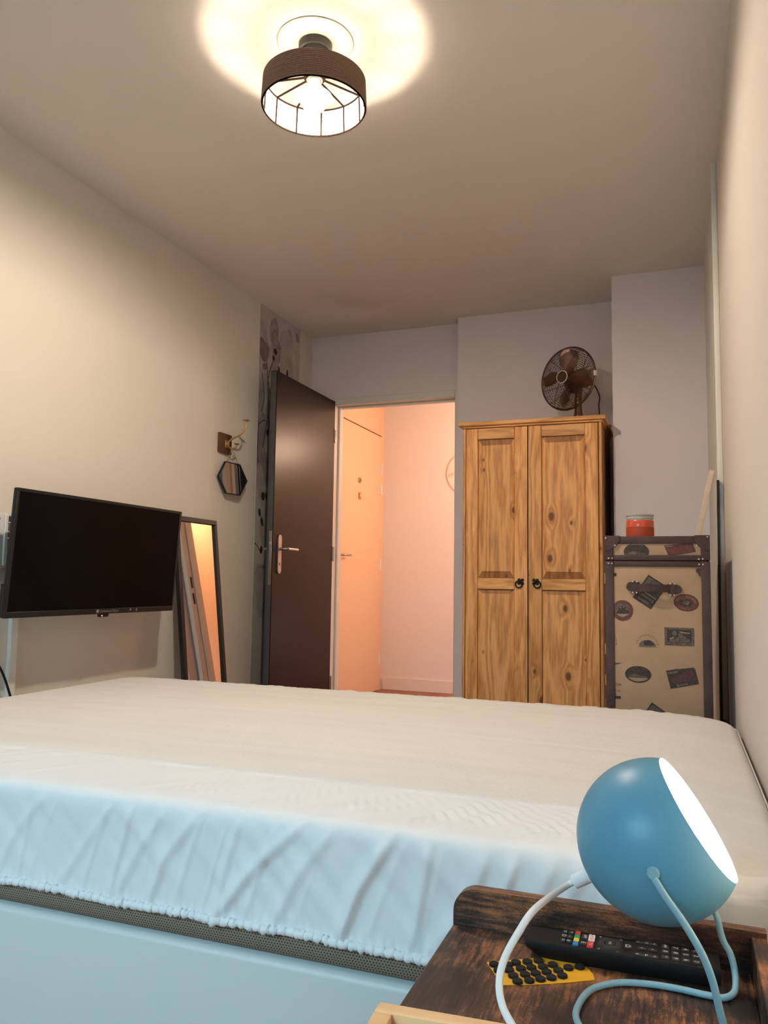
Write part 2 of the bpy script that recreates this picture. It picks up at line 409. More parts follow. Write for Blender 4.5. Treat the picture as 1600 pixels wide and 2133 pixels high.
struct(B().box((-1.203, Y2, 0), (-.28, Y1+T, H)).build('wall_alcove', 'wall_mauve', smooth=False))
struct(B().box((-.294, Y3, 0), (XRF, Y1+T, H)).build('wall_pier', 'wall_mauve', smooth=False))
# wall behind the camera with its window
WX0, WX1, WZ0, WZ1 = -2.0, -.5, .88, 2.22
b = B()
b.box((XL, YF-T, 0), (XR, YF, WZ0)); b.box((XL, YF-T, WZ1), (XR, YF, H)); b.box((XL, YF-T, WZ0), (WX0, YF, WZ1)); b.box((WX1, YF-T, WZ0), (XR, YF, WZ1))
struct(b.build('wall_front', 'wall_cream', smooth=False))
b = B()
for a, c in (((WX0, WZ0), (WX0+.06, WZ1)), ((WX1-.06, WZ0), (WX1, WZ1)), ((WX0, WZ0), (WX1, WZ0+.06)), ((WX0, WZ1-.06), (WX1, WZ1)), ((-1.28, WZ0), (-1.22, WZ1))):
    b.box((a[0], YF-.09, a[1]), (c[0], YF-.03, c[1]), .004, 1)
struct(b.build('window_1', 'white_paint'))
# hall beyond the doorway
HX0, HX1, HY = -2.43, -.55, 6.5
struct(B().box((HX0-T, Y1, -.1), (HX1+T, HY+T, 0)).build('floor_hall', 'hall_floor', smooth=False))
struct(B().box((HX0-T, Y1+T, H), (HX1+T, HY+T, H+.1)).build('ceiling_hall', 'hall_wall', smooth=False))
struct(B().box((HX0, HY, 0), (HX1, HY+T, H)).build('wall_hall_back', 'hall_wall', smooth=False))
struct(B().box((HX0-T, Y1+T, 0), (HX0, HY+T, H)).build('wall_hall_left', 'hall_door', smooth=False))
struct(B().box((HX1, Y1+T, 0), (HX1+T, HY+T, H)).build('wall_hall_right', 'hall_orange', smooth=False))
d3 = struct(B().box((HX1-.012, 5.2, .008), (HX1, 6.05, 2.05), .002, 1).build('door_3', 'hall_orange'))
b = B(); b.tube(bez([(HX1-.01, 5.27, 1.05), (HX1-.05, 5.27, 1.05), (HX1-.055, 5.31, 1.05), (HX1-.055, 5.40, 1.05)], 4), .008, 8); b.build('lever', 'steel', d3)
b = B(); b.box((HX0, Y1+.08, 0), (XL, Y1+T, H)); struct(b.build('wall_hall_front', 'hall_wall', smooth=False))
struct(B().box((HX0+.02, HY-.014, 0), (HX1, HY, .105), .003, 1).build('baseboard_hall', 'white_paint'))
struct(B().box((XL, YF, 0), (XL+.012, Y1, .07), .003, 1).build('baseboard_left', 'white_paint'))
# painted door frame
b = B()
b.box((DX1, Y1-.012, 0), (DX1+.032, Y1+T+.01, DZ+.042), .003, 1)
b.box((DX0-.032, Y1-.012, 0), (DX0, Y1+T+.01, DZ+.042), .003, 1)
b.box((DX0, Y1-.012, DZ), (DX1, Y1+T+.01, DZ+.042), .003, 1)
b.box((DX1-.012, Y1+.045, 0), (DX1, Y1+.085, DZ), .002, 1); b.box((DX0, Y1+.045, 0), (DX0+.012, Y1+.085, DZ), .002, 1)
b.box((DX0+.012, Y1+.045, DZ-.012), (DX1-.012, Y1+.085, DZ), .002, 1)
tr1 = struct(b.build('trim_1', 'white_paint'))
for z in (.96, 1.07):
    B().box((DX1-.0015, Y1+.010, z), (DX1+.001, Y1+.030, z+.075), .0004, 1).build('strike_plate', 'iron', tr1)
# thin line of lighter paint along the ceiling joint
b = B(); b.box((XL+.18, Y1-.002, H-.006), (-1.21, Y1, H-.002)); b.box((-1.15, Y2-.002, H-.006), (-.35, Y2, H-.002))
struct(b.build('trim_2', 'white_paint', smooth=False))
# white bead on the corner of the right wall
struct(B().box((.139, 3.060, .46), (XR, 3.081, H), .004, 2).build('trim_3', 'white_paint'))

# open bedroom door, leaf swung against the left wall
LX0, LX1, LY0, LY1 = -2.072, -2.030, 3.752, 4.532
b = B(); b.box((LX1-.028, LY0, .012), (LX1, LY1, 2.066), .002, 1)
door = struct(b.build('door_1', 'door_brown'))
b = B(); b.box((LX0, LY0+.004, .012), (LX1-.028, LY1, 2.070), .002, 1)
b.box((LX1-.026, LY0-.0015, .014), (LX1-.004, LY0, 2.062)); b.box((LX0+.003, LY0+.0015, .014), (LX0+.006, LY0+.004, 2.066))
b.build('door_edge', 'door_edge', door)
lab(B().box((LX1-.022, LY0-.0025, .90), (LX1-.006, LY0-.001, 1.19), .001, 1).build('lock_plate', 'steel', door), 'grey steel lock plate on the door edge')
b = B(); b.lathe([(0, 0), (.005, 0), (.005, .003), (0, .004)], 12, Matrix.Translation((LX1-.014, LY0-.002, 1.125)) @ Matrix.Rotation(PI/2, 4, 'X'))
b.build('latch', 'nail', door)
def door_handle(sx, x):
    pl = rrect(-.019, -.105, .019, .105, .018)
    b = B(); b.prism(pl, .008*sx, frame_mtx((x, LY0+.068, 1.067), (0, 1, 0), (0, 0, 1)))
    e = b.build('escutcheon', 'steel', door); lab(e, 'brushed steel handle plate')
    b = B(); b.prism(ell(.004, .008, 12), .0005*sx, frame_mtx((x+.0085*sx, LY0+.068, 1.012), (0, 1, 0), (0, 0, 1)))
    b.build('keyhole', 'dark_gap', e)
    pts = bez([(x, LY0+.068, 1.095), (x+.03*sx, LY0+.068, 1.095), (x+.048*sx, LY0+.078, 1.095), (x+.050*sx, LY0+.115, 1.095), (x+.050*sx, LY0+.195, 1.095)], 5)
    b = B(); b.tube(pts, [.0085]*len(pts), 10); b.build('lever', 'steel', door)
door_handle(1, LX1); door_handle(-1, LX0)
for z in (.25, 1.05, 1.8):
    b = B(); b.tube([(LX1+.004, LY1+.006, z), (LX1+.004, LY1+.006, z+.09)], .006, 8); b.build('hinge', 'steel', door)

# hall entry door flush in the left hall wall
d2 = struct(B().box((HX0, 5.48, .008), (HX0+.012, 6.40, 2.19), .002, 1).build('door_2', 'hall_door'))
B().box((HX0+.001, 5.47, 2.191), (HX0+.010, 6.41, 2.199)).build('door_gap', 'ink_red', d2)
b = B(); b.tube(bez([(HX0+.01, 5.535, 1.125), (HX0+.05, 5.535, 1.125), (HX0+.055, 5.57, 1.125), (HX0+.055, 5.66, 1.128)], 4), .008, 8); b.build('lever', 'steel', d2)
b = B(); b.lathe([(0, 0), (.024, 0), (.024, .006), (0, .006)], 16, frame_mtx((HX0+.012, 5.555, 1.03), (0, 1, 0), (0, 0, 1))); b.build('lock_rosette', 'hall_door', d2)
b = B(); b.lathe([(.008, 0), (.024, 0), (.022, .012), (.008, .014)], 16, frame_mtx((HX0+.012, 5.90, 1.745), (0, 1, 0), (0, 0, 1)), True); b.build('peephole', 'brass', d2)
b = B(); b.box((HX0+.012, 5.892, 1.59), (HX0+.03, 5.908, 1.645), .003, 1); b.build('door_hook', 'brass', d2)
for z0 in (1.85, 1.68, 1.02, .22):
    b = B(); b.tube([(HX0+.016, 6.402, z0), (HX0+.016, 6.402, z0+.10)], .010, 10); b.build('hinge', 'white_paint', d2)
# ring ornament on the far hall wall, half hidden by the jamb
r_ = thing('wall_ring', 'thin pale ring ornament on the far hall wall, half hidden by the door jamb', 'ornament', (-1.66, 6.485, 1.86))
b = B(); b.tube([(-1.66+.185*math.cos(2*PI*k/40), 6.490, 1.86+.185*math.sin(2*PI*k/40)) for k in range(40)], .004, 6, closed=True); b.build('ring', 'hall_door', r_)
b = B(); b.prism([(-1.85, 1.835), (-1.79, 1.845), (-1.79, 1.87)], .008, Matrix.Translation((0, 6.498, 0)) @ Matrix.Rotation(PI/2, 4, 'X')); b.build('wedge', 'hall_door', r_)

# ------------------------------------------------------------------ floral wallpaper strip on the left wall (child of the wall)
wp = B().box((XL, 3.865, 0), (XL+.0015, 4.37, H)).build('wallpaper', 'wallpaper', wl, smooth=False)
lab(wp, 'strip of wallpaper printed with grey and plum orchids')
PM = ['petal_grey', 'petal_mauve', 'petal_plum', 'petal_ink', 'petal_pale']
b = B(); lay = [0]
def petal(y, z, ry, rz_, rot, mi, wob=.12, seed=0):
    lay[0] += 1
    x = XL+.0017+lay[0]*.000012; n = 26; b.mi = mi
    pts = []
    for k in range(n):
        a = 2*PI*k/n; q = 1+wob*noise.noise(Vector((math.cos(a)*1.3+seed*3.1, math.sin(a)*1.3, seed)))
        py, pz = ry*q*math.cos(a), rz_*q*math.sin(a)
        yy = y+py*math.cos(rot)-pz*math.sin(rot); zz = z+py*math.sin(rot)+pz*math.cos(rot)
        pts.append((x, min(max(yy, 3.866), 4.369), min(zz, 2.498)))
    b.verts(pts, [list(range(n))])
def stem(pts, wd=.004, mi=3):
    lay[0] += 1; x = XL+.0017+lay[0]*.000012; b.mi = mi
    P = bez([(x, p[0], p[1]) for p in pts], 6); vs = []; fs = []
    for i, p in enumerate(P):
        t = (P[min(i+1, len(P)-1)]-P[max(i-1, 0)]).normalized(); nn = Vector((0, -t.z, t.y))*wd/2
        for q in (p+nn, p-nn): vs.append((x, min(max(q.y, 3.866), 4.369), min(q.z, 2.498)))
        if i: fs.append((2*i-2, 2*i-1, 2*i+1, 2*i))
    b.verts(vs, fs)
for i, a in enumerate([
    (4.16, 2.33, .060, .10, .1, 4), (4.22, 2.36, .055, .095, .05, 0), (4.03, 2.385, .055, .085, -.1, 1), (4.06, 2.285, .06, .085, .3, 1), (3.90, 2.33, .05, .09, .2, 0),
    (4.33, 2.435, .022, .03, .6, 1), (3.93, 2.20, .07, .11, -.2, 0), (3.91, 2.24, .05, .07, .5, 2), (4.20, 2.20, .08, .13, 0, 4), (4.06, 2.12, .065, .10, .1, 1), (4.05, 2.00, .05, .10, .2, 1),
    (3.92, 2.06, .045, .10, -.2, 4), (3.90, 1.95, .035, .14, -.1, 0), (4.02, 1.84, .07, .13, .15, 1), (3.92, 1.74, .055, .14, -.1, 1), (4.03, 1.66, .05, .12, .1, 4), (3.93, 1.585, .065, .095, .1, 1),
    (4.00, 1.52, .05, .10, -.3, 1), (3.91, 1.49, .04, .08, 0, 4), (3.95, 1.42, .055, .07, 0, 0), (3.97, 1.36, .04, .05, 0, 4), (3.97, 1.22, .05, .12, .1, 4), (3.93, .92, .05, .10, 0, 0), (3.96, .80, .045, .09, 0, 4)]):
    petal(*a, seed=i)
for i, a in enumerate([(4.05, 2.27, .022, .02, 0, 3), (4.03, 2.225, .016, .018, 0, 3), (4.10, 2.165, .014, .03, .1, 3), (4.075, 2.13, .012, .03, -.1, 3), (4.055, 2.125, .02, .014, 0, 3), (4.205, 2.165, .014, .038, -.1, 3), (4.225, 2.14, .012, .022, .2, 3),
    (4.13, 2.115, .010, .032, .05, 3), (4.11, 1.79, .012, .02, 0, 3), (4.05, 1.64, .018, .03, .1, 3), (4.08, 1.575, .012, .022, 0, 3), (3.98, 1.775, .012, .02, 0, 3), (3.95, 1.40, .022, .024, 0, 3), (3.985, 1.405, .008, .022, .2, 3),
    (3.915, 1.305, .014, .024, .2, 3), (3.945, 1.255, .014, .028, .35, 3), (3.945, 1.095, .016, .022, 0, 3), (3.93, 2.15, .03, .02, .4, 2), (3.95, 2.26, .02, .04, .3, 2)]):
    petal(*a, seed=50+i)
stem([(3.89, 2.48), (3.92, 2.42), (3.90, 2.34)], .006, 0); stem([(4.0, 2.46), (4.05, 2.40)], .005, 0); stem([(4.13, 2.13), (4.22, 2.10), (4.28, 2.0)], .005, 2); stem([(4.03, 2.22), (3.97, 2.08), (3.98, 1.9), (3.95, 1.76), (3.93, 1.68)], .008, 3)
stem([(3.95, 2.18), (3.99, 2.02), (4.06, 1.95)], .007, 3); stem([(3.90, 2.1), (3.93, 1.97), (3.90, 1.88)], .006, 3); stem([(3.875, 1.80), (3.92, 1.83), (3.95, 1.84)], .006, 3); stem([(3.875, 1.83), (3.87, 1.65), (3.885, 1.58)], .007, 3)
stem([(4.02, 1.62), (4.08, 1.60), (4.09, 1.5)], .005, 3); stem([(3.87, 1.13), (3.90, 1.115), (3.93, 1.09)], .006, 3); stem([(3.91, .99), (3.95, 1.0), (3.97, .96)], .004, 2); stem([(4.30, 2.36), (4.34, 2.22), (4.33, 1.95)], .007, 0); stem([(4.04, 2.40), (4.0, 2.34), (4.06, 2.30), (4.12, 2.31)], .005, 2)
b.build('floral_print', PM, wp, smooth=False)

# ------------------------------------------------------------------ bed
bx0, bx1, by0, by1 = -1.955, .147, 1.140, 2.520
def loop_pts(inset, r, z):
    """rounded rectangle outline, fixed count so that loops line up. yields (x, y, side, t)"""
    x0, x1, y0, y1 = bx0+inset, bx1-inset, by0+inset, by1-inset
    rr = max(r-inset, .012); out = []
    n_l, n_s, n_c = 620, 160, 8
    for i in range(n_l): out.append((x0+rr+(x1-x0-2*rr)*i/n_l, y0, 'near'))
    for k in range(n_c): a = -PI/2+PI/2*k/n_c; out.append((x1-rr+rr*math.cos(a), y0+rr+rr*math.sin(a), 'c'))
    for i in range(n_s): out.append((x1, y0+rr+(y1-y0-2*rr)*i/n_s, 'right'))
    for k in range(n_c): a = PI/2*k/n_c; out.append((x1-rr+rr*math.cos(a), y1-rr+rr*math.sin(a), 'c'))
    for i in range(n_l): out.append((x1-rr-(x1-x0-2*rr)*i/n_l, y1, 'far'))
    for k in range(n_c): a = PI/2+PI/2*k/n_c; out.append((x0+rr+rr*math.cos(a), y1-rr+rr*math.sin(a), 'c'))
    for i in range(n_s): out.append((x0, y1-rr-(y1-y0-2*rr)*i/n_s, 'left'))
    for k in range(n_c): a = PI+PI/2*k/n_c; out.append((x0+rr+rr*math.cos(a), y0+rr+rr*math.sin(a), 'c'))
    return [(x, y, z, s) for x, y, s in out]
# folds of the skirt: (x top, x middle, x bottom, depth, width)
FOLDS = [(-.905, -.965, -1.02, .004, .011), (-.80, -.855, -.90, .005, .011), (-.735, -.80, -.83, .007, .013), (-.865, -.89, -.91, .005, .010), (-.66, -.685, -.70, .005, .010),
         (-.555, -.64, -.70, .011, .013), (-.50, -.56, -.60, .006, .014), (-.405, -.455, -.485, .014, .014), (-.345, -.358, -.372, .008, .014), (-.26, -.285, -.345, .009, .018), (-.215, -.245, -.30, .010, .012),
         (-.165, -.20, -.265, .009, .017), (-.12, -.165, -.22, .007, .014), (-.07, -.115, -.17, .005, .013), (-1.05, -1.12, -1.16, .004, .012), (-1.18, -1.26, -1.3, .004, .012), (-1.4, -1.44, -1.5, .005, .012), (-1.6, -1.66, -1.7, .006, .012)]
random.seed(11)
for _k in range(22):
    _x = -1.9+1.95*_k/22+random.uniform(-.025, .025); _l = random.uniform(-.075, -.03)
    FOLDS.append((_x, _x+_l*.55, _x+_l, random.uniform(.0012, .0030), random.uniform(.004, .008)))
def fold_disp(x, z):
    t = (0.545-z)/(0.545-0.385); t = min(max(t, -.25), 1.0)
    d = 0
    for xt, xm, xb, dep, wd in FOLDS:
        if t < .5: cx = xt+(xm-xt)*t/.5
        else: cx = xm+(xb-xm)*(t-.5)/.5
        u = (x-cx)/wd
        if abs(u) < 4:
            fade = min(1, max(0, (t+.25)*2.5))*(1 if t < .86 else max(.3, 1-(t-.86)*5))
            # steep on the lower right flank, soft on the other
            g = math.exp(-u*u*.9) if u < 0 else math.exp(-u*u*4.0)
            d += dep*fade*g
    return d
r_bed = .085
SL = []       # (inset, z, section)
for i in range(15): SL.append((0.0, .383+.147*i/14, 'skirt'))
for k in range(1, 7): a = PI/2*k/6; SL.append((.028*(1-math.cos(a)), .530+.028*math.sin(a), 'shoulder'))
for i in range(1, 12): SL.append((.028+.178*i/11, .558+.004*i/11, 'ledge'))
for i in range(1, 4): SL.append((.206+.010*i/3, .562+.003*(.5-.5*math.cos(PI*i/3)), 'step'))
for i in range(1, 15): SL.append((.216+.44*i/14, .565+.0085*i/14, 'top'))
sheet = thing('fitted_sheet', 'white stretched mattress protector with a gathered skirt over the mattress', 'bed sheet', (-.9, 1.83, .335))
def sheet_vert(x, y, z, side, sec):
    n3 = noise.noise(Vector((x*5, y*5, z*7)))*.5+noise.noise(Vector((x*16, y*16, z*9+4)))*.25
    nx = ny = nz = 0
    if sec in ('skirt', 'shoulder'):
        w = 1 if sec == 'skirt' else .5
        t = (0.53-z)/.15
        pucker = .0022*math.sin(x*430+3*noise.noise(Vector((x*9, 0, 1))))*max(0, (t-.8)/.2)
        am = .004*n3*w
        if side == 'near':
            dgn = noise.noise(Vector(((x*1.0+z*1.15)*26, z*3, 2)))*.0036+noise.noise(Vector(((x+z*.9)*60, z*5, 8)))*.0018
            y -= fold_disp(x, z)*w + am + pucker + dgn*w; z += 0
        elif side == 'far': y += am+pucker
        elif side == 'left': x -= am+pucker
        if sec == 'shoulder' and side == 'far':
            z += .006*max(0, noise.noise(Vector((x*14, 3, 0))))+.0025*noise.noise(Vector((x*45, 3, 0)))
    elif sec == 'ledge':
        if side in ('near', 'far'):
            dg = noise.noise(Vector(((x-y*.9)*22, y*4, 5)))
            z += .0022*dg+.0006*noise.noise(Vector(((x-y*.7)*40, y*5, 5)))
            if side == 'near':
                for xt, xm, xb, dep, wd in FOLDS:
                    u = (x-(xt+(y-1.165)*.75))/(wd*.8)
                    if abs(u) < 3: z += dep*.55*math.exp(-u*u*(1 if u < 0 else 3))*max(0, 1-((y-1.19)/.16)**2)
            if side == 'near': z += .007*max(0, 1-abs(y-1.315)/.06)*max(0, noise.noise(Vector(((x-y*.5)*13, 1, 9))))
            if side == 'far' and y > 2.42: z += .006*max(0, noise.noise(Vector((x*14, 3, 0))))+.0025*noise.noise(Vector((x*45, 3, 0)))
        else: z += .002*n3
    elif sec == 'top':
        z += .0030*noise.noise(Vector((x*1.6, y*3, 3)))+.0008*noise.noise(Vector((x*4, y*30, 1)))
    # the head end sags where it meets the wall
    if x > -.12 and sec in ('ledge', 'step', 'top', 'shoulder'):
        k = min(1, (x+.12)/.26); z -= .016*k*k
    return (x, y, z)
def sheet_part(top, name, m):
    # the white skirt wraps onto the top along the near side only; elsewhere the top panel reaches the shoulder
    bb = B(); rows = []
    for inset, z, sec in SL:
        row = []
        for i, (x, y, zz, s) in enumerate(loop_pts(inset, r_bed, z)):
            if sec in ('ledge', 'step') and s != 'near':
                q = min(1, (inset-.028)/.12); zz = .558+.007*(1-(1-q)**2)
            elif sec in ('ledge', 'step') and s == 'near' and (i < 60 or i > 590):
                q = min(1, (inset-.028)/.12); k = max(0, (60-i)/60) if i < 60 else (i-590)/30; zz = zz*(1-k)+(.558+.007*(1-(1-q)**2))*k
            row.append((bb.bm.verts.new(sheet_vert(x, y, zz, s, sec)), s))
        rows.append((row, sec))
    N = len(rows[0][0])
    for (a, sa), (c, sc_) in zip(rows, rows[1:]):
        for k in range(N):
            is_top = sc_ == 'top' or (sc_ == 'step' and sa == 'step') or (sc_ in ('ledge', 'step') and a[k][1] != 'near') or (sc_ == 'shoulder' and a[k][1] == 'right')
            if is_top == top: bb.bm.faces.new((a[k][0], a[(k+1) % N][0], c[(k+1) % N][0], c[k][0]))
    if top: bb.bm.faces.new([v for v, _ in rows[-1][0]])
    loose = [v for v in bb.bm.verts if not v.link_faces]
    for v in loose: bb.bm.verts.remove(v)
    return bb.build(name, m, sheet, angle=180)
sheet_part(False, 'skirt', 'sheet')
lab(sheet_part(True, 'top_panel', 'quilt_top'), 'beige terry top panel')
hp = []
for i, (x, y, z, s) in enumerate(loop_pts(-.001, r_bed, .385)):
    v = sheet_vert(x, y, z, s, 'skirt'); k = x+y
    hp.append((v[0], v[1], v[2]+.0035*noise.noise(Vector((k*6, 0, 0)))+.0010*math.sin(k*700)))
b = B(); b.tube(hp, [.0068+.0016*math.sin(i*2.4)+.001*noise.noise(Vector((i*.3, 0, 0))) for i in range(len(hp))], 8, closed=True)
b.build('elastic_hem', 'sheet', sheet, angle=180)

mt = thing('mattress', 'grey mesh sided mattress showing below the white sheet hem', 'mattress', (-.9, 1.83, .335))
b = B(); rows = []
for ins, z in ((.04, .337), (.024, .339), (.014, .346), (.010, .360), (.009, .380), (.012, .400), (.014, .50), (.03, .53), (.08, .540)):
    rows.append([b.bm.verts.new((x, y, z)) for x, y, zz, s in loop_pts(ins, r_bed, z)[::4]])
for a, c in zip(rows, rows[1:]):
    for k in range(len(a)): b.bm.faces.new((a[k], a[(k+1) % len(a)], c[(k+1) % len(a)], c[k]))
b.bm.faces.new(rows[-1]); b.bm.faces.new(list(reversed(rows[0])))
b.build('border', 'spacer', mt, angle=60)
bb_ = thing('bed_base', 'pale grey leatherette storage bed base under the mattress', 'bed', (-.9, 1.83, 0))
b = B(); b.box((-1.985, 1.148, .03), (.147, 2.53, .336), .012, 3); b.build('box', 'leatherette', bb_)
for x in (-1.9, .06):
    for y in (1.2, 2.45):
        b = B(); b.box((x-.03, y-.03, 0), (x+.03, y+.03, .03)); b.build('leg', 'black_plastic', bb_)

# ------------------------------------------------------------------ wardrobe
wd = thing('wardrobe', 'two door pine wardrobe with knotty raised panels against the back wall', 'wardrobe', (-.68, 4.17, 0))
WXa, WXb, WYf, WYb, WT = -1.028, -.337, 3.915, 4.425, 1.718
b = B(); b.box((WXa, WYf+.02, .0), (WXa+.02, WYb, WT)); b.box((WXa+.02, WYb-.01, .05), (WXb-.02, WYb, WT)); b.box((WXa+.02, WYf+.03, .05), (WXb-.02, WYb-.01, .07))
b.box((WXa+.02, WYf+.03, WT-.03), (WXb-.02, WYb-.01, WT))
b.box((WXa, WYf, 0), (WXa+.014, WYf+.02, WT), .002, 1)
b.box((WXb-.014, WYf, 0), (WXb, WYf+.02, WT), .002, 1); b.build('carcass', 'pine', wd)
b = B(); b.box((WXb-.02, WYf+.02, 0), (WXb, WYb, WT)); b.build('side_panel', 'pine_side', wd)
b = B()
pts = [(0, 0), (.012, 0), (.022, .010), (.026, .014), (.026, .030), (0, .030)]
b.box((WXa-.022, WYf-.022, WT+.010), (WXb+.022, WYb, WT+.030), .004, 2); b.box((WXa-.006, WYf-.006, WT), (WXb+.006, WYb, WT+.010), .002, 1)
b.build('cornice', 'pine_x', wd)
b = B(); b.box((WXa+.014, WYf+.004, 0), (WXb-.014, WYf+.018, .085)); b.build('plinth', 'pine_x', wd)
def wardrobe_door(xa, xb, hs):
    zt, zb = WT-.004, .09; yf = WYf-.004; yb = WYf+.016
    sw = .058 if hs > 0 else .068; sr = .068 if hs > 0 else .058
    xl, xr = xa+(.062), xb-(.066)
    if hs < 0: xl, xr = xa+.066, xb-.062
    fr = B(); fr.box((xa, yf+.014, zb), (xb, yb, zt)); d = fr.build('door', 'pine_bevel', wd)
    for a, c in ((xa, xl), (xr, xb)):
        s_ = B(); s_.box((a+.0006, yf, zb), (c-.0006, yf+.014, zt), .0022, 2); s_.build('stile', 'pine', d)
    for z0, z1 in ((zt-.056, zt), (.897, .952), (zb, zb+.075)):
        s_ = B(); s_.box((xl+.0006, yf+.0004, z0), (xr-.0006, yf+.014, z1), .0015, 1); s_.build('rail', 'pine_x', d)
    def panel(z0, z1, bt, bb):
        # bevelled (fielded) edges sloping down to the groove, raised centre
        p = B(); e = .0020; x0, x1 = xl+e, xr-e; z0 += e; z1 -= e; yo = yf+.0115; yi = yf+.0035; bw = .020
        o = [(x0, yo, z0), (x1, yo, z0), (x1, yo, z1), (x0, yo, z1)]
        i_ = [(x0+bw, yi, z0+bb), (x1-bw, yi, z0+bb), (x1-bw, yi, z1-bt), (x0+bw, yi, z1-bt)]
        m_ = [(x0+bw-.001, yi+.002, z0+bb-.001), (x1-bw+.001, yi+.002, z0+bb-.001), (x1-bw+.001, yi+.002, z1-bt+.001), (x0+bw-.001, yi+.002, z1-bt+.001)]
        bk = [(x, yf+.0138, z) for x, y, z in o]
        vs = bk+o+m_+i_; fs = []
        for k in range(3):
            for j in range(4): fs.append((4*k+j, 4*k+(j+1) % 4, 4*k+4+(j+1) % 4, 4*k+4+j))
        fs.append((12, 13, 14, 15)); fs.append((3, 2, 1, 0))
        p.verts(vs, fs); p.bm.normal_update()
        for f in p.bm.faces:
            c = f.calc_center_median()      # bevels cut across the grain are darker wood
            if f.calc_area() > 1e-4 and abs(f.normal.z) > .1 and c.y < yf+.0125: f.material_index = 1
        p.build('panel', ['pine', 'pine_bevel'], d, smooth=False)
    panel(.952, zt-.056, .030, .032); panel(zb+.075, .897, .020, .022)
    # iron handle: four lobed plate and ring
    hx = (xb-.033) if hs > 0 else (xa+.036); hz = .936
    q = B()
    for k in range(4):
        a = PI/4+k*PI/2
        q.prism(ell(.0085, .0075, 12, .0115*math.cos(a), .0115*math.sin(a)), .004, frame_mtx((hx, yf, hz), (1, 0, 0), (0, 0, 1)))
    q.prism(ell(.010, .010, 14), .006, frame_mtx((hx, yf, hz), (1, 0, 0), (0, 0, 1)))
    h = q.build('handle', 'iron', d)
    q = B(); cx = hx-.009*hs; cz = hz-.013
    q.tube([(cx+.0165*math.cos(2*PI*k/24), yf-.009, cz+.0165*math.sin(2*PI*k/24)) for k in range(24)], .0034, 8, closed=True)
    q.tube([(hx, yf, hz), (hx, yf-.010, hz)], .005, 8); q.build('ring_pull', 'iron', d)
wardrobe_door(WXa+.017, -.6965, 1); wardrobe_door(-.6925, WXb-.017, -1)
b = B(); b.box((-.6975, WYf+.002, .09), (-.6915, WYf+.012, WT-.005)); b.build('door_gap', 'dark_gap', wd)

# ------------------------------------------------------------------ fan on the wardrobe
fan = thing('desk_fan', 'round copper desk fan turned to the left on top of the wardrobe', 'fan', (-.476, 4.175, WT+.030), math.radians(-27))
cz, cy = .240, -.092; R = .163
def fb(bb, name, m, par=fan, **k): return bb.build(name, m, par, world=False, **k)
b = B(); b.lathe([(0, 0), (.088, 0), (.090, .006), (.080, .014), (.045, .020), (0, .020)], 32); fb(b, 'base', 'copper')
b = B(); b.lathe([(.034, .018), (.026, .05), (.020, .09), (.018, .17), (.024, .20), (0, .205)], 20); fb(b, 'neck', 'copper')
Ry = Matrix.Translation((0, cy, cz)) @ Matrix.Rotation(PI/2, 4, 'X')     # local +z -> world -y (towards the front)
b = B(); b.lathe([(0, -.115), (.030, -.112), (.048, -.095), (.052, -.06), (.050, -.03), (.02, -.026), (0, -.026)], 24, Ry); b.box((-.020, cy+.035, cz-.065), (.020, cy+.075, cz-.03), .004, 1); fb(b, 'motor', 'copper_dark')
b = B(); b.tube([tuple(Ry @ Vector((R*math.cos(2*PI*k/56), R*math.sin(2*PI*k/56), 0))) for k in range(56)], .0046, 8, closed=True)
rim = fb(b, 'cage_rim', 'copper_dark')
b = B(); b.box((R-.008, cy-.009, cz-.014), (R+.006, cy+.009, cz+.014), .003, 1); fb(b, 'rim_clip', 'nail', rim)
def dome(r, front):      # depth of the cage at radius r
    q = 1-(r/R)**2
    return (.052*q**.8 if front else -.055*q**.7)
for front, nm in ((1, 'front_grille'), (0, 'rear_grille')):
    b = B()
    rr = [.036+.0058*k for k in range(22)] if front else [.05+.0105*k for k in range(11)]
    for r in rr: b.tube([tuple(Ry @ Vector((r*math.cos(2*PI*k/40), r*math.sin(2*PI*k/40), dome(r, front)))) for k in range(40)], .0012, 4, closed=True)
    for j in range(8 if front else 12):
        a = 2*PI*j/(8 if front else 12)+.25
        b.tube([tuple(Ry @ Vector((r*math.cos(a), r*math.sin(a), dome(r, front)+(.0012 if front else -.0012)))) for r in [.03, .055, .08, .105, .13, .15, R]], .0016, 5)
    o = fb(b, nm, 'copper_dark'); o['kind'] = 'stuff'
b = B(); b.lathe([(0, .056), (.028, .056), (.031, .053), (.031, .047), (0, .046)], 28, Ry); hub = fb(b, 'badge', 'copper_dark')
b = B(); b.tube([tuple(Ry @ Vector((.031*math.cos(2*PI*k/32), .031*math.sin(2*PI*k/32), .053))) for k in range(32)], .0022, 6, closed=True); fb(b, 'badge_ring', 'nail', hub)
b = B(); b.lathe([(0, .024), (.020, .022), (.024, .012), (.024, -.02), (0, -.022)], 20, Ry); fb(b, 'spinner', 'copper_dark')
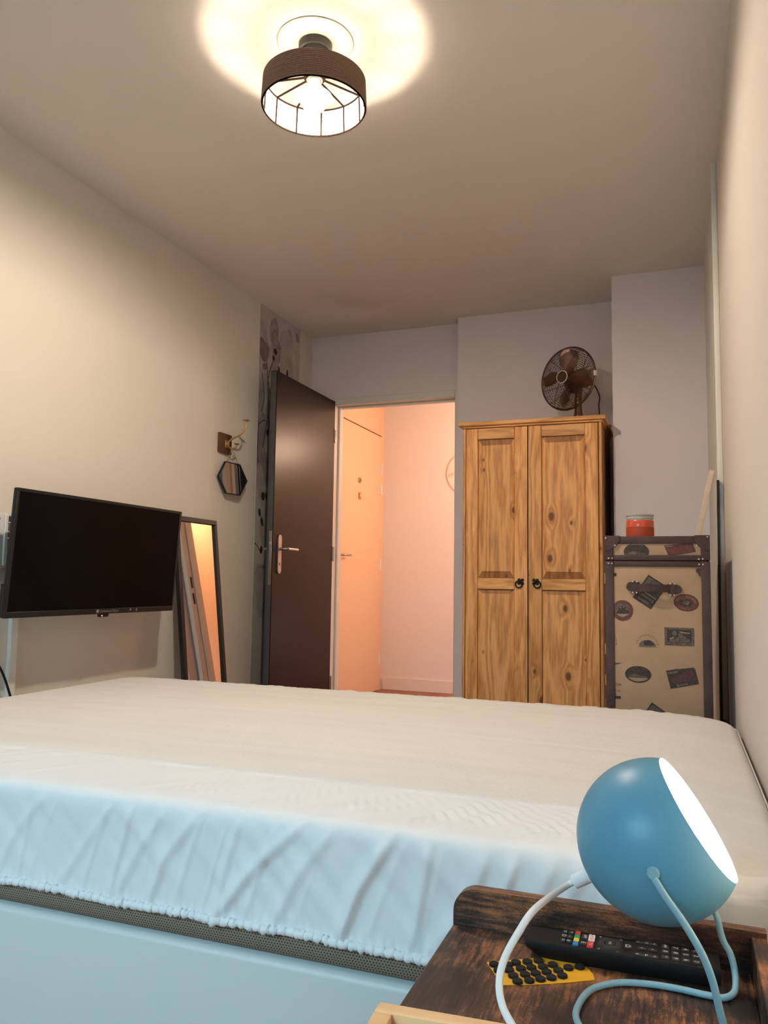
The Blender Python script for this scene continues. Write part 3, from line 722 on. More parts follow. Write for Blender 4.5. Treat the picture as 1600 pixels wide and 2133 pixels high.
for j in range(4):
    a0 = math.radians(82)+j*PI/2; vs = []; fs = []; bb2 = B(); nr, na = 7, 7
    for i in range(nr):
        r = .020+(.148-.020)*i/(nr-1); wdt = .16+.46*math.sin(PI*min(1, .18+.75*i/(nr-1)))**.8
        for k in range(na):
            t = k/(na-1)-.5; a = a0+wdt*2*t*(.75 if i < nr-1 else .6); z = .012+.040*t+.004*math.cos(2*PI*t)
            vs.append(tuple(Ry @ Vector((r*math.cos(a), r*math.sin(a), z))))
    off = len(vs); vs += [tuple(Vector(v)+Vector((0, .0014, 0))) for v in vs]
    for i in range(nr-1):
        for k in range(na-1):
            q = (i*na+k, i*na+k+1, (i+1)*na+k+1, (i+1)*na+k); fs.append(q); fs.append(tuple(off+x for x in reversed(q)))
    bb2.verts(vs, fs); fb(bb2, 'blade', 'copper')
b = B(); b.tube(bez([(.05, .0, cz-.035), (.09, .005, cz-.03), (.115, .02, cz-.09), (.105, .03, .10), (.11, .04, .01), (.14, .06, .004), (.12, .12, .004)], 6), .0035, 8); fb(b, 'cord', 'black_plastic')

# ------------------------------------------------------------------ steamer trunk with hotel stickers
TX0, TX1, TY0, TY1, TZ = -.222, .095, 2.66, 2.985, 1.083
tr = thing('steamer_trunk', 'upright canvas trunk with brown leather edging and old hotel stickers', 'trunk', ((TX0+TX1)/2, 2.82, 0))
ZS = 1.0045
def tp(px, py):          # measured position on the front of the trunk -> metres
    x0 = 1258.5+(py-1117)*.0385; wpx = 222+(py-1117)*.017
    return (TX0+(px-x0)/wpx*(TX1-TX0), TZ-(py-1117)/678.0)
b = B(); b.box((TX0+.004, TY0+.004, .004), (TX1-.004, TY1-.004, ZS-.001), .006, 2); b.build('body', 'canvas', tr)
b = B(); b.box((TX0+.004, TY0+.004, ZS+.001), (TX1-.004, TY1-.004, TZ-.003), .006, 2); lid = b.build('lid', 'canvas', tr)
def strap(a, c, par=tr, name='leather_edge'):
    q = B(); q.box(a, c, .002, 2); return q.build(name, 'leather', par)
sv = .027
for y0, y1 in ((TY0, TY0+.028), (TY1-.028, TY1)):
    for x0, x1 in ((TX0, TX0+sv), (TX1-sv, TX1)):
        strap((x0, y0, 0), (x1, y1, ZS-.0015)); strap((x0, y0, ZS+.0015), (x1, y1, TZ-.002), lid)
    strap((TX0+sv, y0, ZS-.019), (TX1-sv, y1, ZS-.0015)); strap((TX0+sv, y0, ZS+.0015), (TX1-sv, y1, ZS+.018), lid)
    strap((TX0+sv, y0, TZ-.024), (TX1-sv, y1, TZ), lid); strap((TX0+sv, y0, 0), (TX1-sv, y1, .024))
for x0, x1 in ((TX0, TX0+.02), (TX1-.02, TX1)):
    strap((x0, TY0+.028, TZ-.024), (x1, TY1-.028, TZ), lid); strap((x0, TY0+.028, ZS+.0015), (x1, TY1-.028, ZS+.018), lid); strap((x0, TY0+.028, ZS-.019), (x1, TY1-.028, ZS-.0015))
FR = TY0        # front face
def fmx(px, py, rot=0, y=FR):
    x, z = tp(px, py); return Matrix.Translation((x, y, z)) @ Matrix.Rotation(PI/2, 4, 'X') @ Matrix.Rotation(rot, 4, 'Z')
# leather corners of the lid
for sgn, xc in ((1, TX0), (-1, TX1)):
    pl = [(0, 0)] + [(.047*math.sin(a)*sgn, -.047*math.cos(a)) for a in [PI/2*k/10 for k in range(11)]]
    if sgn < 0: pl = list(reversed(pl))
    b = B(); b.prism(pl, .004, Matrix.Translation((xc, FR+.001, TZ+.001)) @ Matrix.Rotation(PI/2, 4, 'X'))
    b.box((min(xc, xc+.045*sgn), FR-.0025, TZ-.001), (max(xc, xc+.045*sgn), FR+.045, TZ+.0025), .002, 2); b.build('leather_corner', 'leather', lid)
nails = [(1261, 1121), (1281.5, 1137), (1475.5, 1119), (1454.5, 1137.5), (1268.7, 1165), (1276.3, 1165.3), (1460, 1166.5), (1468, 1166), (1268.7, 1176.4), (1276.3, 1176.4), (1461, 1177.5), (1468.8, 1177.8)]
for i, (px, py) in enumerate(nails):
    q = B(); q.lathe([(0, .004), (.0016, .0034), (.0026, .0012), (.0027, 0)], 12, fmx(px, py, 0, FR-(.003 if i < 4 else 0))); q.build('nail', 'nail', lid if i < 8 else tr)
SCL = .317/223     # metres per measured unit
class Stick:
    def __init__(s, name, px, py, rot=0, par=tr): s.o = (px, py, rot); s.par = par; s.n = name; s.L = []
    def lay(s, poly, mi, h=1):
        s.L.append((poly, mi, h)); return s
    def done(s, mats, texts=(), label=None, arcs=()):
        q = B(); mx = fmx(*s.o, y=FR+.0038)
        for poly, mi, h in s.L:
            q.mi = mi; q.prism([(x*SCL, y*SCL) for x, y in poly], .0004*h, mx)
        for t, size, x, y, rot, mi in texts:
            q.mi = mi; q.text(t, size*SCL, mx @ Matrix.Translation((x*SCL, y*SCL, .0018)) @ Matrix.Rotation(rot, 4, 'Z'))
        for t, size, rx, ry, a0, a1, flip, mi in arcs:
            q.mi = mi; n = len(t)
            for k, ch in enumerate(t):
                a = a0+(a1-a0)*(k/(max(1, n-1)))
                if ch == ' ': continue
                tx, ty = -rx*math.sin(a), ry*math.cos(a); rot = math.atan2(ty, tx)+(PI if not flip else 0)
                q.text(ch, size*SCL, mx @ Matrix.Translation((rx*math.cos(a)*SCL, ry*math.sin(a)*SCL, .0018)) @ Matrix.Rotation(rot, 4, 'Z'))
        o = q.build(s.n, mats, s.par, smooth=False)
        if label: lab(o, label)
        return o
def rc(w, h, cx=0, cy=0): return [(cx-w/2, cy-h/2), (cx+w/2, cy-h/2), (cx+w/2, cy+h/2), (cx-w/2, cy+h/2)]
def clip_y(poly, ymin=None, ymax=None):
    for lim, sg in ((ymin, 1), (ymax, -1)):
        if lim is None: continue
        out = []
        for i in range(len(poly)):
            a, c = poly[i], poly[(i+1) % len(poly)]
            ia, ic = sg*(a[1]-lim) >= 0, sg*(c[1]-lim) >= 0
            if ia: out.append(a)
            if ia != ic: t = (lim-a[1])/(c[1]-a[1]); out.append((a[0]+(c[0]-a[0])*t, lim))
        poly = out
    return poly
def clip_x(poly, xmin): return [(y, x) for x, y in clip_y([(y, x) for x, y in poly], xmin)]
# front of the lid: oval and label, both running under the leather edging
e1 = clip_y(ell(27.5, 19, 36), -8.5, 16)
Stick('sticker', 1328.5, 1150.5, 0, lid).lay(e1, 0).lay([(-26, -7.5), (24, -7.5), (6, -1.5), (-6, 2), (-12, 0)], 1, 1.3).done(['ink_dark', 'ink_grey', 'ink_cream'], [('TO EUROPE', 4.2, 0, 7.0, 0, 1)], 'dark oval steamship sticker', [('QUEEN MARY', 4.4, 22, 14.3, 2.25, .9, False, 1)])
Stick('sticker', 1421, 1145, math.radians(5), lid).lay([(-33, 11.5), (27, 11.5), (32, -9), (-26, -14)], 0).lay([(-28, 2), (20, 8), (26, -6), (-16, -11)], 1, 1.3).done(['ink_plum', 'ink_red', 'ink_cream'], [('Hotel', 6.5, -23, 8.2, 0, 2), ('Benares', 6, 6, -3, .1, 0)], 'plum hotel label')
def luzern(px, py, full=True):
    s = Stick('sticker', px, py, math.radians(-34)).lay(rc(47, 62), 0).lay(rc(40, 33, 0, 11), 1, 1.2).lay([(-20, 6), (-10, 17), (-3, 10), (6, 20), (14, 9), (20, 13), (20, -4), (-20, -4)], 0, 1.6).lay(rc(40, 2, 0, -6.5), 2, 1.4)
    return s.done(['ink_dark', 'ink_grey', 'ink_cream'], [('Oelleburg', 9.2, 0, -13, 0, 2), ('Luzern', 9.2, 0, -23, 0, 2)], 'dark Luzern hotel label')
luzern(1359.5, 1237.5); luzern(1375.5, 1509)
Stick('sticker', 1302.3, 1278.5).lay(ell(23.2, 23.2, 40), 0).lay(ell(17, 17, 32), 1, 1.2).lay([(-14, -6), (-9, 2), (-7, 8), (-4, 3), (-1, 10), (2, 4), (5, 9), (7, 2), (13, 0), (15, -5), (8, -7), (-6, -7)], 2, 1.5).lay(clip_y(ell(14, 14, 30), None, -8), 3, 1.4).done(
    ['ink_red', 'ink_grey', 'ink_dark', 'ink_cream'], (), 'round red bordered castle sticker', [('GRAND HOTEL', 5, 20, 20, 2.6, .54, False, 1), ('GENEVE', 5, 20.5, 20.5, -2.2, -.94, True, 1)])
Stick('sticker', 1437, 1258.8, math.radians(-6)).lay(ell(26, 18.8, 40), 0).lay(ell(24.6, 17.4, 40), 1, 1.2).lay(ell(13, 8.2, 28, 0, -1), 2, 1.4).lay([(-8, -2), (-3, 3), (4, 4), (8, 0), (4, -5), (-4, -5)], 3, 1.6).done(
    ['ink_dark', 'ink_red', 'ink_dark', 'ink_grey'], (), 'red oval hotel Louvois sticker', [('HOTEL LOUVOIS', 7.2, 19, 12.8, 2.95, .2, False, 4), ('PARIS', 4.6, 20.5, 14.3, -1.95, -1.19, True, 4)]).data.materials.append(M['ink_cream'])
hm = [(26*math.cos(PI*k/18), 26*math.sin(PI*k/18)) for k in range(19)]
hm2 = [(18*math.cos(PI*k/18), 18*math.sin(PI*k/18)) for k in range(19)]
Stick('sticker', 1358, 1352.5).lay([(x*.98, y*.78-1) for x, y in hm2], 0).lay([(-11, 1), (-11, 9), (4, 12), (13, 6), (13, 1)], 1, 1.3).lay(rc(1.6, 8, -9, 5), 2, 1.6).lay(rc(38, .8, 1, -2.6), 0).done(
    ['ink_grey', 'ink_dark', 'ink_cream'], (), 'half round grey postmark stamp', [('INTERMEZZIEN', 6, 22, 23.5, 2.95, .2, False, 0)])
Stick('sticker', 1425.2, 1331).lay(rc(61.5, 39.5), 0).lay(rc(50, 28, 0, 1), 1, 1.2).lay(ell(5, 6, 16, -10, 7), 0, 1.5).lay(ell(5, 5, 16, 2, 4), 0, 1.5).lay([(-20, -5), (-8, -2), (10, 2), (22, -6), (22, -12), (-20, -12)], 0, 1.4).lay([(-2, 12), (22, 9), (22, 7), (4, 8)], 2, 1.5).lay([(-21, -4), (-11, 0), (-12, -3), (-19, -7)], 2, 1.6).done(
    ['ink_grey', 'ink_dark', 'ink_cream'], (), 'grey rectangular postage stamp')
Stick('sticker', 1340.2, 1414.2).lay(ell(28, 18.4, 40), 0).lay([(-22, -6.5), (24, -6.5), (8, -2.5), (-2, -1), (-8, 1), (-14, -2)], 1, 1.3).lay(clip_y(ell(24.5, 15.5, 36), None, -7.5), 2, 1.5).done(
    ['ink_dark', 'ink_grey', 'ink_cream'], [('TO EUROPE', 4.2, 0, 7.6, 0, 1)], 'dark oval steamship sticker', [('QUEEN MARY', 4.6, 22.5, 14.2, 2.35, .8, False, 1)])
Stick('sticker', 1434.5, 1416, math.radians(13)).lay([(-30, -19.5), (30, -19.5), (30, 14), (27, 17), (-4, 19), (-6, 20), (-30, 20)], 0).lay([(-26, 2), (-8, 4), (8, 12), (24, 10), (26, -10), (-22, -10)], 1, 1.2).done(
    ['ink_dark', 'ink_plum', 'ink_cream'], [('Hotel', 9, -17, 14.5, 0, 2), ('Benares', 9, 6, -3, .12, 1), ('Benares', 7.5, -4, -15, .03, 2)], 'dark hotel Benares label')
# stickers cut by the left edging
Stick('sticker', 1288, 1341.5, math.radians(12)).lay([(-9, 10), (2, 10), (2, -12), (1, -12), (1, 9), (-9, 9)], 0).lay([(-7, -12), (2, -12), (2, -11), (-7, -11)], 0).done(['ink_grey'], [('Z', 7, -4, 4, 0, 0), ('st', 5, -3, -7, 0, 0)], 'faint envelope print')
Stick('sticker', 1292, 1394).lay([(-12, -4), (-10, 1), (13, 3.2), (6, 1), (-9, -6)], 0).done(['ink_grey'], [('Venezia', 5, -1, 0.5, .15, 1)], 'small torn print').data.materials.append(M['ink_dark'])
Stick('sticker', 1292, 1452).lay([(-9, -11), (11, -11), (11, -17), (-9, -17)], 0).lay([(-9, 2), (-6, 0), (2, -9), (-9, -9)], 0).done(['ink_dark', 'ink_grey', 'ink_red'], [('NEZIA', 8.5, 1, 15, -.08, 1), ('Lido', 7, 5, 1, 0, 2)], 'print reading NEZIA Lido')
Stick('sticker', 1281, 1196).lay([(-5, -10), (5, -8.5), (6, -2), (1, -1), (-5, 1.5)], 0).done(['ink_dark'], (), 'small dark sticker corner')
b = B(); b.prism([(0, 0), (-.012, -.002), (-.013, -.011), (-.007, -.015), (-.004, -.024), (0, -.026)], .003, fmx(1463.5, 1185.5, 0, FR+.003)); b.build('leather_tab', 'leather', tr)
# carrying handle
hd = B(); hw = 120.5; hh = 10.3
hx0, hz0 = tp(1368, 1229.3)
ends = []
for sg in (-1, 1):
    pl = [(sg*(-1)*18, -hh)] + [(sg*11*math.cos(-PI/2+PI*k/10), hh*math.sin(-PI/2+PI*k/10)) for k in range(11)] + [(sg*(-1)*18, hh)]
    if sg < 0: pl = list(reversed(pl))
    hd.prism([(x*SCL, y*SCL) for x, y in pl], .005, fmx(1368+sg*48, 1228.5+sg*2.2, math.radians(-2), FR+.001))
# arched strap standing away from the front
n = 14; vs = []; fs = []
for k in range(n+1):
    t = k/n; x = hx0+(t-.5)*80*SCL; bulge = .020*math.sin(PI*t)**.7; sag = -.004*math.sin(PI*t)+(-.5+t)*-.004
    for dz, dy in ((.0135, 0), (-.0125+.003*math.sin(PI*t), 0), (-.0125+.003*math.sin(PI*t), .005), (.0135, .005)):
        vs.append((x, FR-.003-bulge+dy, hz0+dz+sag*.4))
for k in range(n):
    for j in range(4): fs.append((4*k+j, 4*k+(j+1) % 4, 4*k+4+(j+1) % 4, 4*k+4+j))
fs += [(0, 1, 2, 3), (4*n+3, 4*n+2, 4*n+1, 4*n)]
hd.verts(vs, fs)
ho = hd.build('handle', 'leather', tr); lab(ho, 'brown leather carrying handle with nailed loops')
for px, py in ((1327.5, 1227.3), (1407.3, 1231.3)):
    q = B(); q.prism([(x*SCL, y*SCL) for x, y in rrect(-6.2, -13.5, 6.2, 13.5, 1.5, 3)], .0055, fmx(px, py, math.radians(-2), FR-.0035)); q.build('handle_loop', 'leather', ho)
    for dx, dy in ((-4.3, 11.8), (4.3, 11.6), (-3.6, -11.8), (4.5, -12.0)):
        q = B(); q.lathe([(0, .0035), (.0016, .003), (.0025, .001), (.0026, 0)], 10, fmx(px+dx, py-dy, 0, FR-.009)); q.build('nail', 'nail', ho)
# brass hinges on the left side
for z in (.93, .70, .60, .52, .40):
    q = B(); q.tube([(TX0-.0035, TY0+.05, z), (TX0-.0035, TY0+.05, z+.035)], .0035, 8); q.build('hinge', 'brass', tr)

jar = thing('candle_jar', 'orange red candle in a glass jar standing on the trunk', 'candle', (-.118, 2.80, TZ+.0005))
def jl(prof, name, m, n=40): q = B(); q.lathe(prof, n); return q.build(name, m, jar, world=False)
jl([(0, .0), (.0440, .0), (.0455, .003), (.0455, .036), (.044, .0365), (.044, .002), (0, .0025)], 'label', 'wax_label')
jl([(0, .003), (.0438, .003), (.0438, .036), (.0450, .037), (.0450, .058), (.0435, .0605), (0, .0605)], 'wax', 'wax')
jl([(.0415, .0606), (.0415, .064), (.0445, .0655), (.0450, .069), (.0425, .071), (.0425, .072), (.0465, .076), (.0470, .0785), (.0455, .080), (0, .080), (0, .0775), (.0440, .0770), (.041, .070), (.0395, .0606)], 'glass_lid', 'glass')

# ------------------------------------------------------------------ things leaning in the corner right of the trunk
sp = thing('slim_panel', 'tall slim panel with a black edge leaning on the right wall beside the trunk', 'panel', (.120, 3.2, 0))
pmx = frame_mtx((.126, 3.045, .001), (0, 1, 0), (.0095, 0, 1.305))
b = B(); b.box((0, 0, 0), (.30, 1.305, .0085), .001, 1, mtx=pmx); b.build('back_board', 'black_wood', sp)
b = B(); b.box((.001, .004, -.0016), (.299, 1.301, -.0001), .0004, 1, mtx=pmx)
lab(b.build('face', 'wall_strip', sp), 'pale grey face of the panel')
bt = thing('wooden_batten', 'thin pale wooden batten leaning on the right wall behind the trunk', 'batten', (-.15, 3.25, 0))
top, foot = Vector((.119, 2.992, 1.335)), Vector((-.168, 3.30, .003))
ax = (top-foot).normalized(); L = (top-foot).length
mx = frame_mtx(foot, ax, (0, -1, 0.2))
b = B(); b.box((0, -.004, -.008), (L, .004, .008), .001, 1, mtx=mx); b.build('batten', 'batten_wood', bt)

# ------------------------------------------------------------------ television on its wall arm
TVX = -2.0
tv = thing('television', 'flat black television on a wall arm, switched off', 'television', (TVX, 2.42, .79))
def tvpt(y, z, d=0):    # screen plane, leaning back a little at the bottom
    return Vector((TVX-.030*(1.212-z)/.42+d, y, z))
ty0, ty1, tz0, tz1 = 1.968, 2.873, .790, 1.213
mx = frame_mtx(tvpt(ty0, tz0), (0, 1, 0), tuple(tvpt(ty0, tz1)-tvpt(ty0, tz0)))
W_, H_ = ty1-ty0, (tvpt(ty0, tz1)-tvpt(ty0, tz0)).length
b = B(); b.box((0, 0, -.017), (W_, H_, -.004), .004, 2, mtx=mx); b.box((.12, .05, -.062), (W_-.12, H_-.06, -.015), .012, 2, mtx=mx)
b.box((0.002, .0, -.030), (.05, .11, -.015), .004, 2, mtx=mx); b.build('casing', 'black_plastic', tv)
b = B()
bz = .011
for a, c in (((0, 0), (W_, .020)), ((0, H_-bz), (W_, H_)), ((0, .02), (bz, H_-bz)), ((W_-bz, .02), (W_, H_-bz))): b.box((a[0], a[1], -.004), (c[0], c[1], .002), .0012, 1, mtx=mx)
bzl = b.build('bezel', 'black_plastic', tv)
b = B(); b.box((bz, .02, -.004), (W_-bz, H_-bz, .0), mtx=mx); b.build('screen', 'screen', tv, smooth=False)
b = B(); b.box((.452, -.012, -.012), (.505, .001, -.001), .002, 1, mtx=mx); ir = b.build('sensor', 'black_plastic', tv)
M['led'] = mat('red_led', (.5, .02, .02), .5, emit=((1, .12, .10), 3))
b = B(); b.sphere(mx @ Vector((.466, -.007, -.0005)), .0022, 10, 6); lab(b.build('standby_light', M['led'], ir), 'red standby light')
b = B(); b.text('Continental Edison', .0135, mx @ Matrix.Translation((.449, .0105, .0024)), 'LEFT')
b.prism(ell(.0075, .0065, 16), .0003, mx @ Matrix.Translation((.437, .0108, .0021))); b.build('logo', 'grey_print', bzl, smooth=False)
b = B(); b.prism(ell(.004, .005, 12), .0003, mx @ Matrix.Translation((.625, .012, .0021))); b.build('symbol', 'grey_print', bzl, smooth=False)
b = B(); b.prism(rc(.005, .010), .0003, mx @ Matrix.Translation((.662, .011, .0021))); b.build('symbol', 'grey_print', bzl, smooth=False)
br = thing('tv_bracket', 'pale metal wall bracket behind the left end of the television', 'bracket', (XL, 2.07, .95))
b = B(); b.box((XL, 1.93, .955), (XL+.058, 2.084, 1.143), .004, 2); b.build('wall_plate', 'white_plastic', br)
b = B(); b.box((XL+.058, 2.066, .962), (XL+.064, 2.081, 1.136), .002, 1); b.build('upright', 'white_plastic', br)
for z in (.98, 1.06, 1.115):
    b = B(); b.box((XL+.02, 2.084, z), (XL+.050, 2.30, z+.022), .004, 1); b.build('arm', 'steel', br)
for y in (1.955, 2.045):
    for z in (.985, 1.12):
        b = B(); b.lathe([(0, .003), (.004, .002), (.005, 0)], 10, frame_mtx((XL+.0585, y, z), (0, 1, 0), (0, 0, 1))); b.build('screw', 'steel', br)
tk = thing('cable_trunking', 'vertical white cable duct on the left wall below the television', 'cable duct', (XL, 2.18, .07))
b = B(); b.box((XL, 2.163, .07), (XL+.016, 2.197, .93), .003, 2); b.build('duct', 'white_plastic', tk)
b = B(); b.box((XL+.0155, 2.165, .07), (XL+.0175, 2.195, .93), .0008, 1); b.build('cover', 'white_plastic', tk)
b = B(); b.tube(bez([(-2.098, 2.10, .850), (-2.12, 2.06, .856), (-2.14, 2.0, .83), (-2.17, 1.98, .74), (-2.18, 2.06, .66), (-2.18, 2.11, .615), (-2.18, 2.155, .53), (-2.18, 2.2, .40), (-2.18, 2.2, .2), (-2.17, 2.2, .012), (-2.1, 2.1, .006)], 8), .0042, 8)
o = b.build('power_cable', 'black_plastic'); o['label'] = 'black power cable looping from the television down the left wall'; o['category'] = 'cable'

# ------------------------------------------------------------------ standing mirror, wall hook, hexagonal mirror
sm = thing('floor_mirror', 'tall black framed mirror leaning on the left wall beside the television', 'mirror', (-2.1, 3.265, 0))
my0, my1 = 3.085, 3.432
def mp_(z, d=0): return -2.190+(1.215-z)*.112+d
mxm = frame_mtx((mp_(0), my0, .002), (0, 1, 0), (mp_(1.215)-mp_(0), 0, 1.215))
MW, MH = my1-my0, 1.224
b = B(); fw = .024
for a, c in (((0, 0), (MW, fw)), ((0, MH-fw), (MW, MH)), ((0, fw), (fw, MH-fw)), ((MW-fw, fw), (MW, MH-fw))): b.box((a[0], a[1], -.012), (c[0], c[1], .012), .002, 1, mtx=mxm)
b.build('frame', 'black_wood', sm)
b = B(); b.box((fw-.002, fw-.002, -.006), (MW-fw+.002, MH-fw+.002, .002), mtx=mxm); b.build('glass', 'mirror', sm, smooth=False)

hk = thing('wall_hook', 'brass double hook on a square dark wood plaque', 'hook', (XL, 3.52, 1.63))
b = B(); b.box((XL, 3.462, 1.578), (XL+.018, 3.574, 1.682), .004, 2); b.build('plaque', 'plaque', hk)
b = B(); b.box((XL+.018, 3.502, 1.606), (XL+.026, 3.530, 1.650), .004, 2); b.box((XL+.024, 3.507, 1.618), (XL+.036, 3.525, 1.638), .004, 2)
p1 = bez([(XL+.03, 3.517, 1.635), (XL+.055, 3.520, 1.655), (XL+.095, 3.522, 1.672), (XL+.122, 3.524, 1.702), (XL+.128, 3.525, 1.742)], 6)
b.tube(p1, [.0055-.0015*i/len(p1) for i in range(len(p1))], 10)
b.lathe([(.004, -.006), (.006, 0), (.019, .004), (.020, .007), (.012, .010), (0, .011)], 20, Matrix.Translation((XL+.128, 3.525, 1.742)))
p2 = bez([(XL+.03, 3.517, 1.618), (XL+.050, 3.518, 1.600), (XL+.070, 3.519, 1.602), (XL+.080, 3.520, 1.620)], 6)
b.tube(p2, .0045, 10); b.lathe([(.004, -.004), (.005, 0), (.014, .004), (.015, .006), (.009, .008), (0, .009)], 18, Matrix.Translation((XL+.080, 3.520, 1.620)))
b.build('hook', 'brass', hk)
hx = thing('hexagonal_mirror', 'small hexagonal mirror in a thin black frame hanging from the brass hook', 'mirror', (-2.19, 3.575, 1.45))
hexp = [(-.124, .0), (-.062, .084), (.062, .084), (.124, .0), (.056, -.084), (-.062, -.084)]
mh = frame_mtx((XL+.030, 3.572, 1.452), (.10, 1, 0), (-.06, 0, 1))
b = B()
for k in range(6):
    a, c = Vector((*hexp[k], 0)), Vector((*hexp[(k+1) % 6], 0))
    ai, ci = a*.955, c*.955
    q = [a, c, ci, ai]; vs = [tuple(mh @ (v+Vector((0, 0, z)))) for z in (-.006, .006) for v in q]
    b.verts(vs, [(0, 1, 2, 3), (7, 6, 5, 4), (0, 1, 5, 4), (1, 2, 6, 5), (2, 3, 7, 6), (3, 0, 4, 7)])
b.build('frame', 'black_metal', hx, smooth=False)
b = B(); b.prism([(x*.957, y*.957) for x, y in hexp], .004, mh @ Matrix.Translation((0, 0, -.002))); b.build('glass', 'mirror_dark', hx, smooth=False)
b = B(); tp1 = mh @ Vector((-.050, .084, .002)); tp2 = mh @ Vector((.050, .084, .002)); hkp = Vector((XL+.052, 3.5185, 1.6035))
b.tube([tp1, hkp, tp2], .0016, 6); b.build('cord', 'cord', hx)

# ------------------------------------------------------------------ ceiling lamp
cl = thing('ceiling_lamp', 'round ceiling lamp with a dark rope wound drum shade', 'lamp', (-.972, 1.975, H))
LC = Vector((-.972, 1.975, 0))
def lam(prof, name, m, n=40, par=cl): q = B(); q.lathe(prof, n, Matrix.Translation(LC)); return q.build(name, m, par)
lam([(0, H), (.108, H), (.112, H-.003), (.108, H-.006), (.06, H-.007), (0, H-.007)], 'ceiling_rose', 'white_paint')
lam([(0, H-.007), (.049, H-.007), (.049, H-.030), (.044, H-.032), (.044, H-.085), (.038, H-.088), (.024, H-.090), (.024, H-.118), (0, H-.118)], 'canopy', 'black_metal')
zt_, zb_ = 2.380, 2.300; rt, rb = .146, .150
def wallr(z): return rb+(rt-rb)*(z-zb_)/(zt_-zb_)
prof = []
nr = 15
for i in range(nr):
    z0 = zb_+(zt_-zb_)*i/nr; dz = (zt_-zb_)/nr
    for k in range(4):
        a = -PI/2+PI*k/3; prof.append((wallr(z0)+.0015+.0024*math.cos(a), z0+dz/2+dz/2*math.sin(a)*.98))
prof += [(wallr(zt_), zt_), (wallr(zb_)+.0002, zb_)]
q = B(); q.lathe(prof, 64, Matrix.Translation(LC), True); lab(q.build('rope_winding', 'rope', cl), 'dark brown rope winding of the shade')
lam([(wallr(zb_)-.0002, zb_), (wallr(zt_)-.0002, zt_), (wallr(zt_)-.0012, zt_), (wallr(zb_)-.0012, zb_)], 'lining', 'shade_white', 64)
q = B()
for z, r in ((zb_, rb-.001), (zt_, rt-.002)): q.tube([(LC.x+r*math.cos(2*PI*k/64), LC.y+r*math.sin(2*PI*k/64), z) for k in range(64)], .0028, 6, closed=True)
q.build('wire_rings', 'shade_wire', cl)
for k in range(12):
    a = 2*PI*k/12+math.radians(17); ca, sa = math.cos(a), math.sin(a); q = B()
    q.tube([(LC.x+.030*ca, LC.y+.030*sa, 2.392), (LC.x+(rt-.003)*ca, LC.y+(rt-.003)*sa, zt_), (LC.x+(rb-.0035)*ca, LC.y+(rb-.0035)*sa, zb_)], .0031, 6); q.build('spoke', 'shade_wire', cl)
lam([(.020, 2.396), (.032, 2.395), (.032, 2.389), (.020, 2.389)], 'spider_ring', 'shade_wire', 24)
q = B(); q.lathe([(0, 2.286), (.020, 2.290), (.033, 2.304), (.036, 2.322), (.0355, 2.330), (0, 2.3305)], 28, Matrix.Translation(LC)); bl = q.build('bulb', 'bulb', cl); lab(bl, 'glowing warm bulb')
lam([(0, 2.3310), (.0515, 2.3310), (.0515, 2.3325), (.035, 2.3330), (.032, 2.346), (.020, 2.364), (0, 2.366)], 'bulb_top_baffle', 'bulb_top', 28)  # faint upper dome of the bulb plus an added flange that cuts uplight
lam([(0, 2.3665), (.0150, 2.3665), (.0150, 2.384), (0, 2.384)], 'bulb_cap', 'white_plastic', 20)

# ------------------------------------------------------------------ bedside table
NX0, NX1, NY0, NYB, NZ = -.284, .089, .585, 1.045, .480
ns = thing('bedside_table', 'rustic dark wood bedside table with a raised rim beside the bed', 'bedside table', (-.1, .82, 0))
b = B(); b.box((NX0, NY0, NZ-.018), (NX1-.017, NYB, NZ), .0012, 1); b.build('tabletop', 'rustic_y', ns)
r = .030
pl = [(NX0, NZ-.018), (NX1, NZ-.018), (NX1, NZ+.0475)] + [(NX0+r-r*math.sin(PI/2*k/8), NZ+.0475-r+r*math.cos(PI/2*k/8)) for k in range(9)]
b = B(); b.prism(pl, .016, Matrix.Translation((0, NYB+.016, 0)) @ Matrix.Rotation(PI/2, 4, 'X')); b.build('back_rim', 'rustic_x', ns)
b = B(); b.box((NX1-.017, NY0, NZ-.018), (NX1, NYB-.0004, NZ+.042), .001, 1); b.build('side_rim', 'rustic_y', ns)
b = B(); b.box((NX0+.01, NY0+.02, .14), (NX1-.01, NYB, .155), .001, 1); b.build('lower_shelf', 'rustic_y', ns)
for x in (NX0+.008, NX1-.028):
    for y in (NY0+.012, NYB-.022):
        b = B(); b.box((x, y, 0), (x+.02, y+.02, NZ-.018), .001, 1); b.build('leg', 'black_metal', ns)

# ------------------------------------------------------------------ bedside lamp
bl_ = thing('bedside_lamp', 'blue globe lamp on a bent wire stand on the bedside table', 'lamp', (-.03, .90, NZ))
BC = Vector((-.026, .92, .6555)); BR = .0835; nrm = Vector((.835, -.030, .55)).normalized()
mb = frame_mtx(BC, nrm.orthogonal(), nrm.cross(nrm.orthogonal()))
am = math.acos(.048/BR)
mz = Matrix((mb.col[0], mb.col[1], mb.col[2], mb.col[3])).transposed()
if (mz.to_3x3() @ Vector((0, 0, 1))).dot(nrm) < 0: mz = mz @ Matrix.Rotation(PI, 4, 'X')
pr = [(BR*math.sin(a), -BR*math.cos(a)) for a in [(PI-am)*k/26 for k in range(27)]]
ri = BR-.0016
prin = [(ri*math.sin(a), -ri*math.cos(a)) for a in [(PI-am)*k/26 for k in range(27)]]
b = B(); b.lathe(pr, 56, mz); 
e0 = pr[-1]; e1 = prin[-1]
b.lathe([e0, ((e0[0]+e1[0])/2, e0[1]+.0012), e1], 56, mz)
gl = b.build('globe_shade', 'lamp_blue', bl_, angle=60); lab(gl, 'matt blue globe shade')
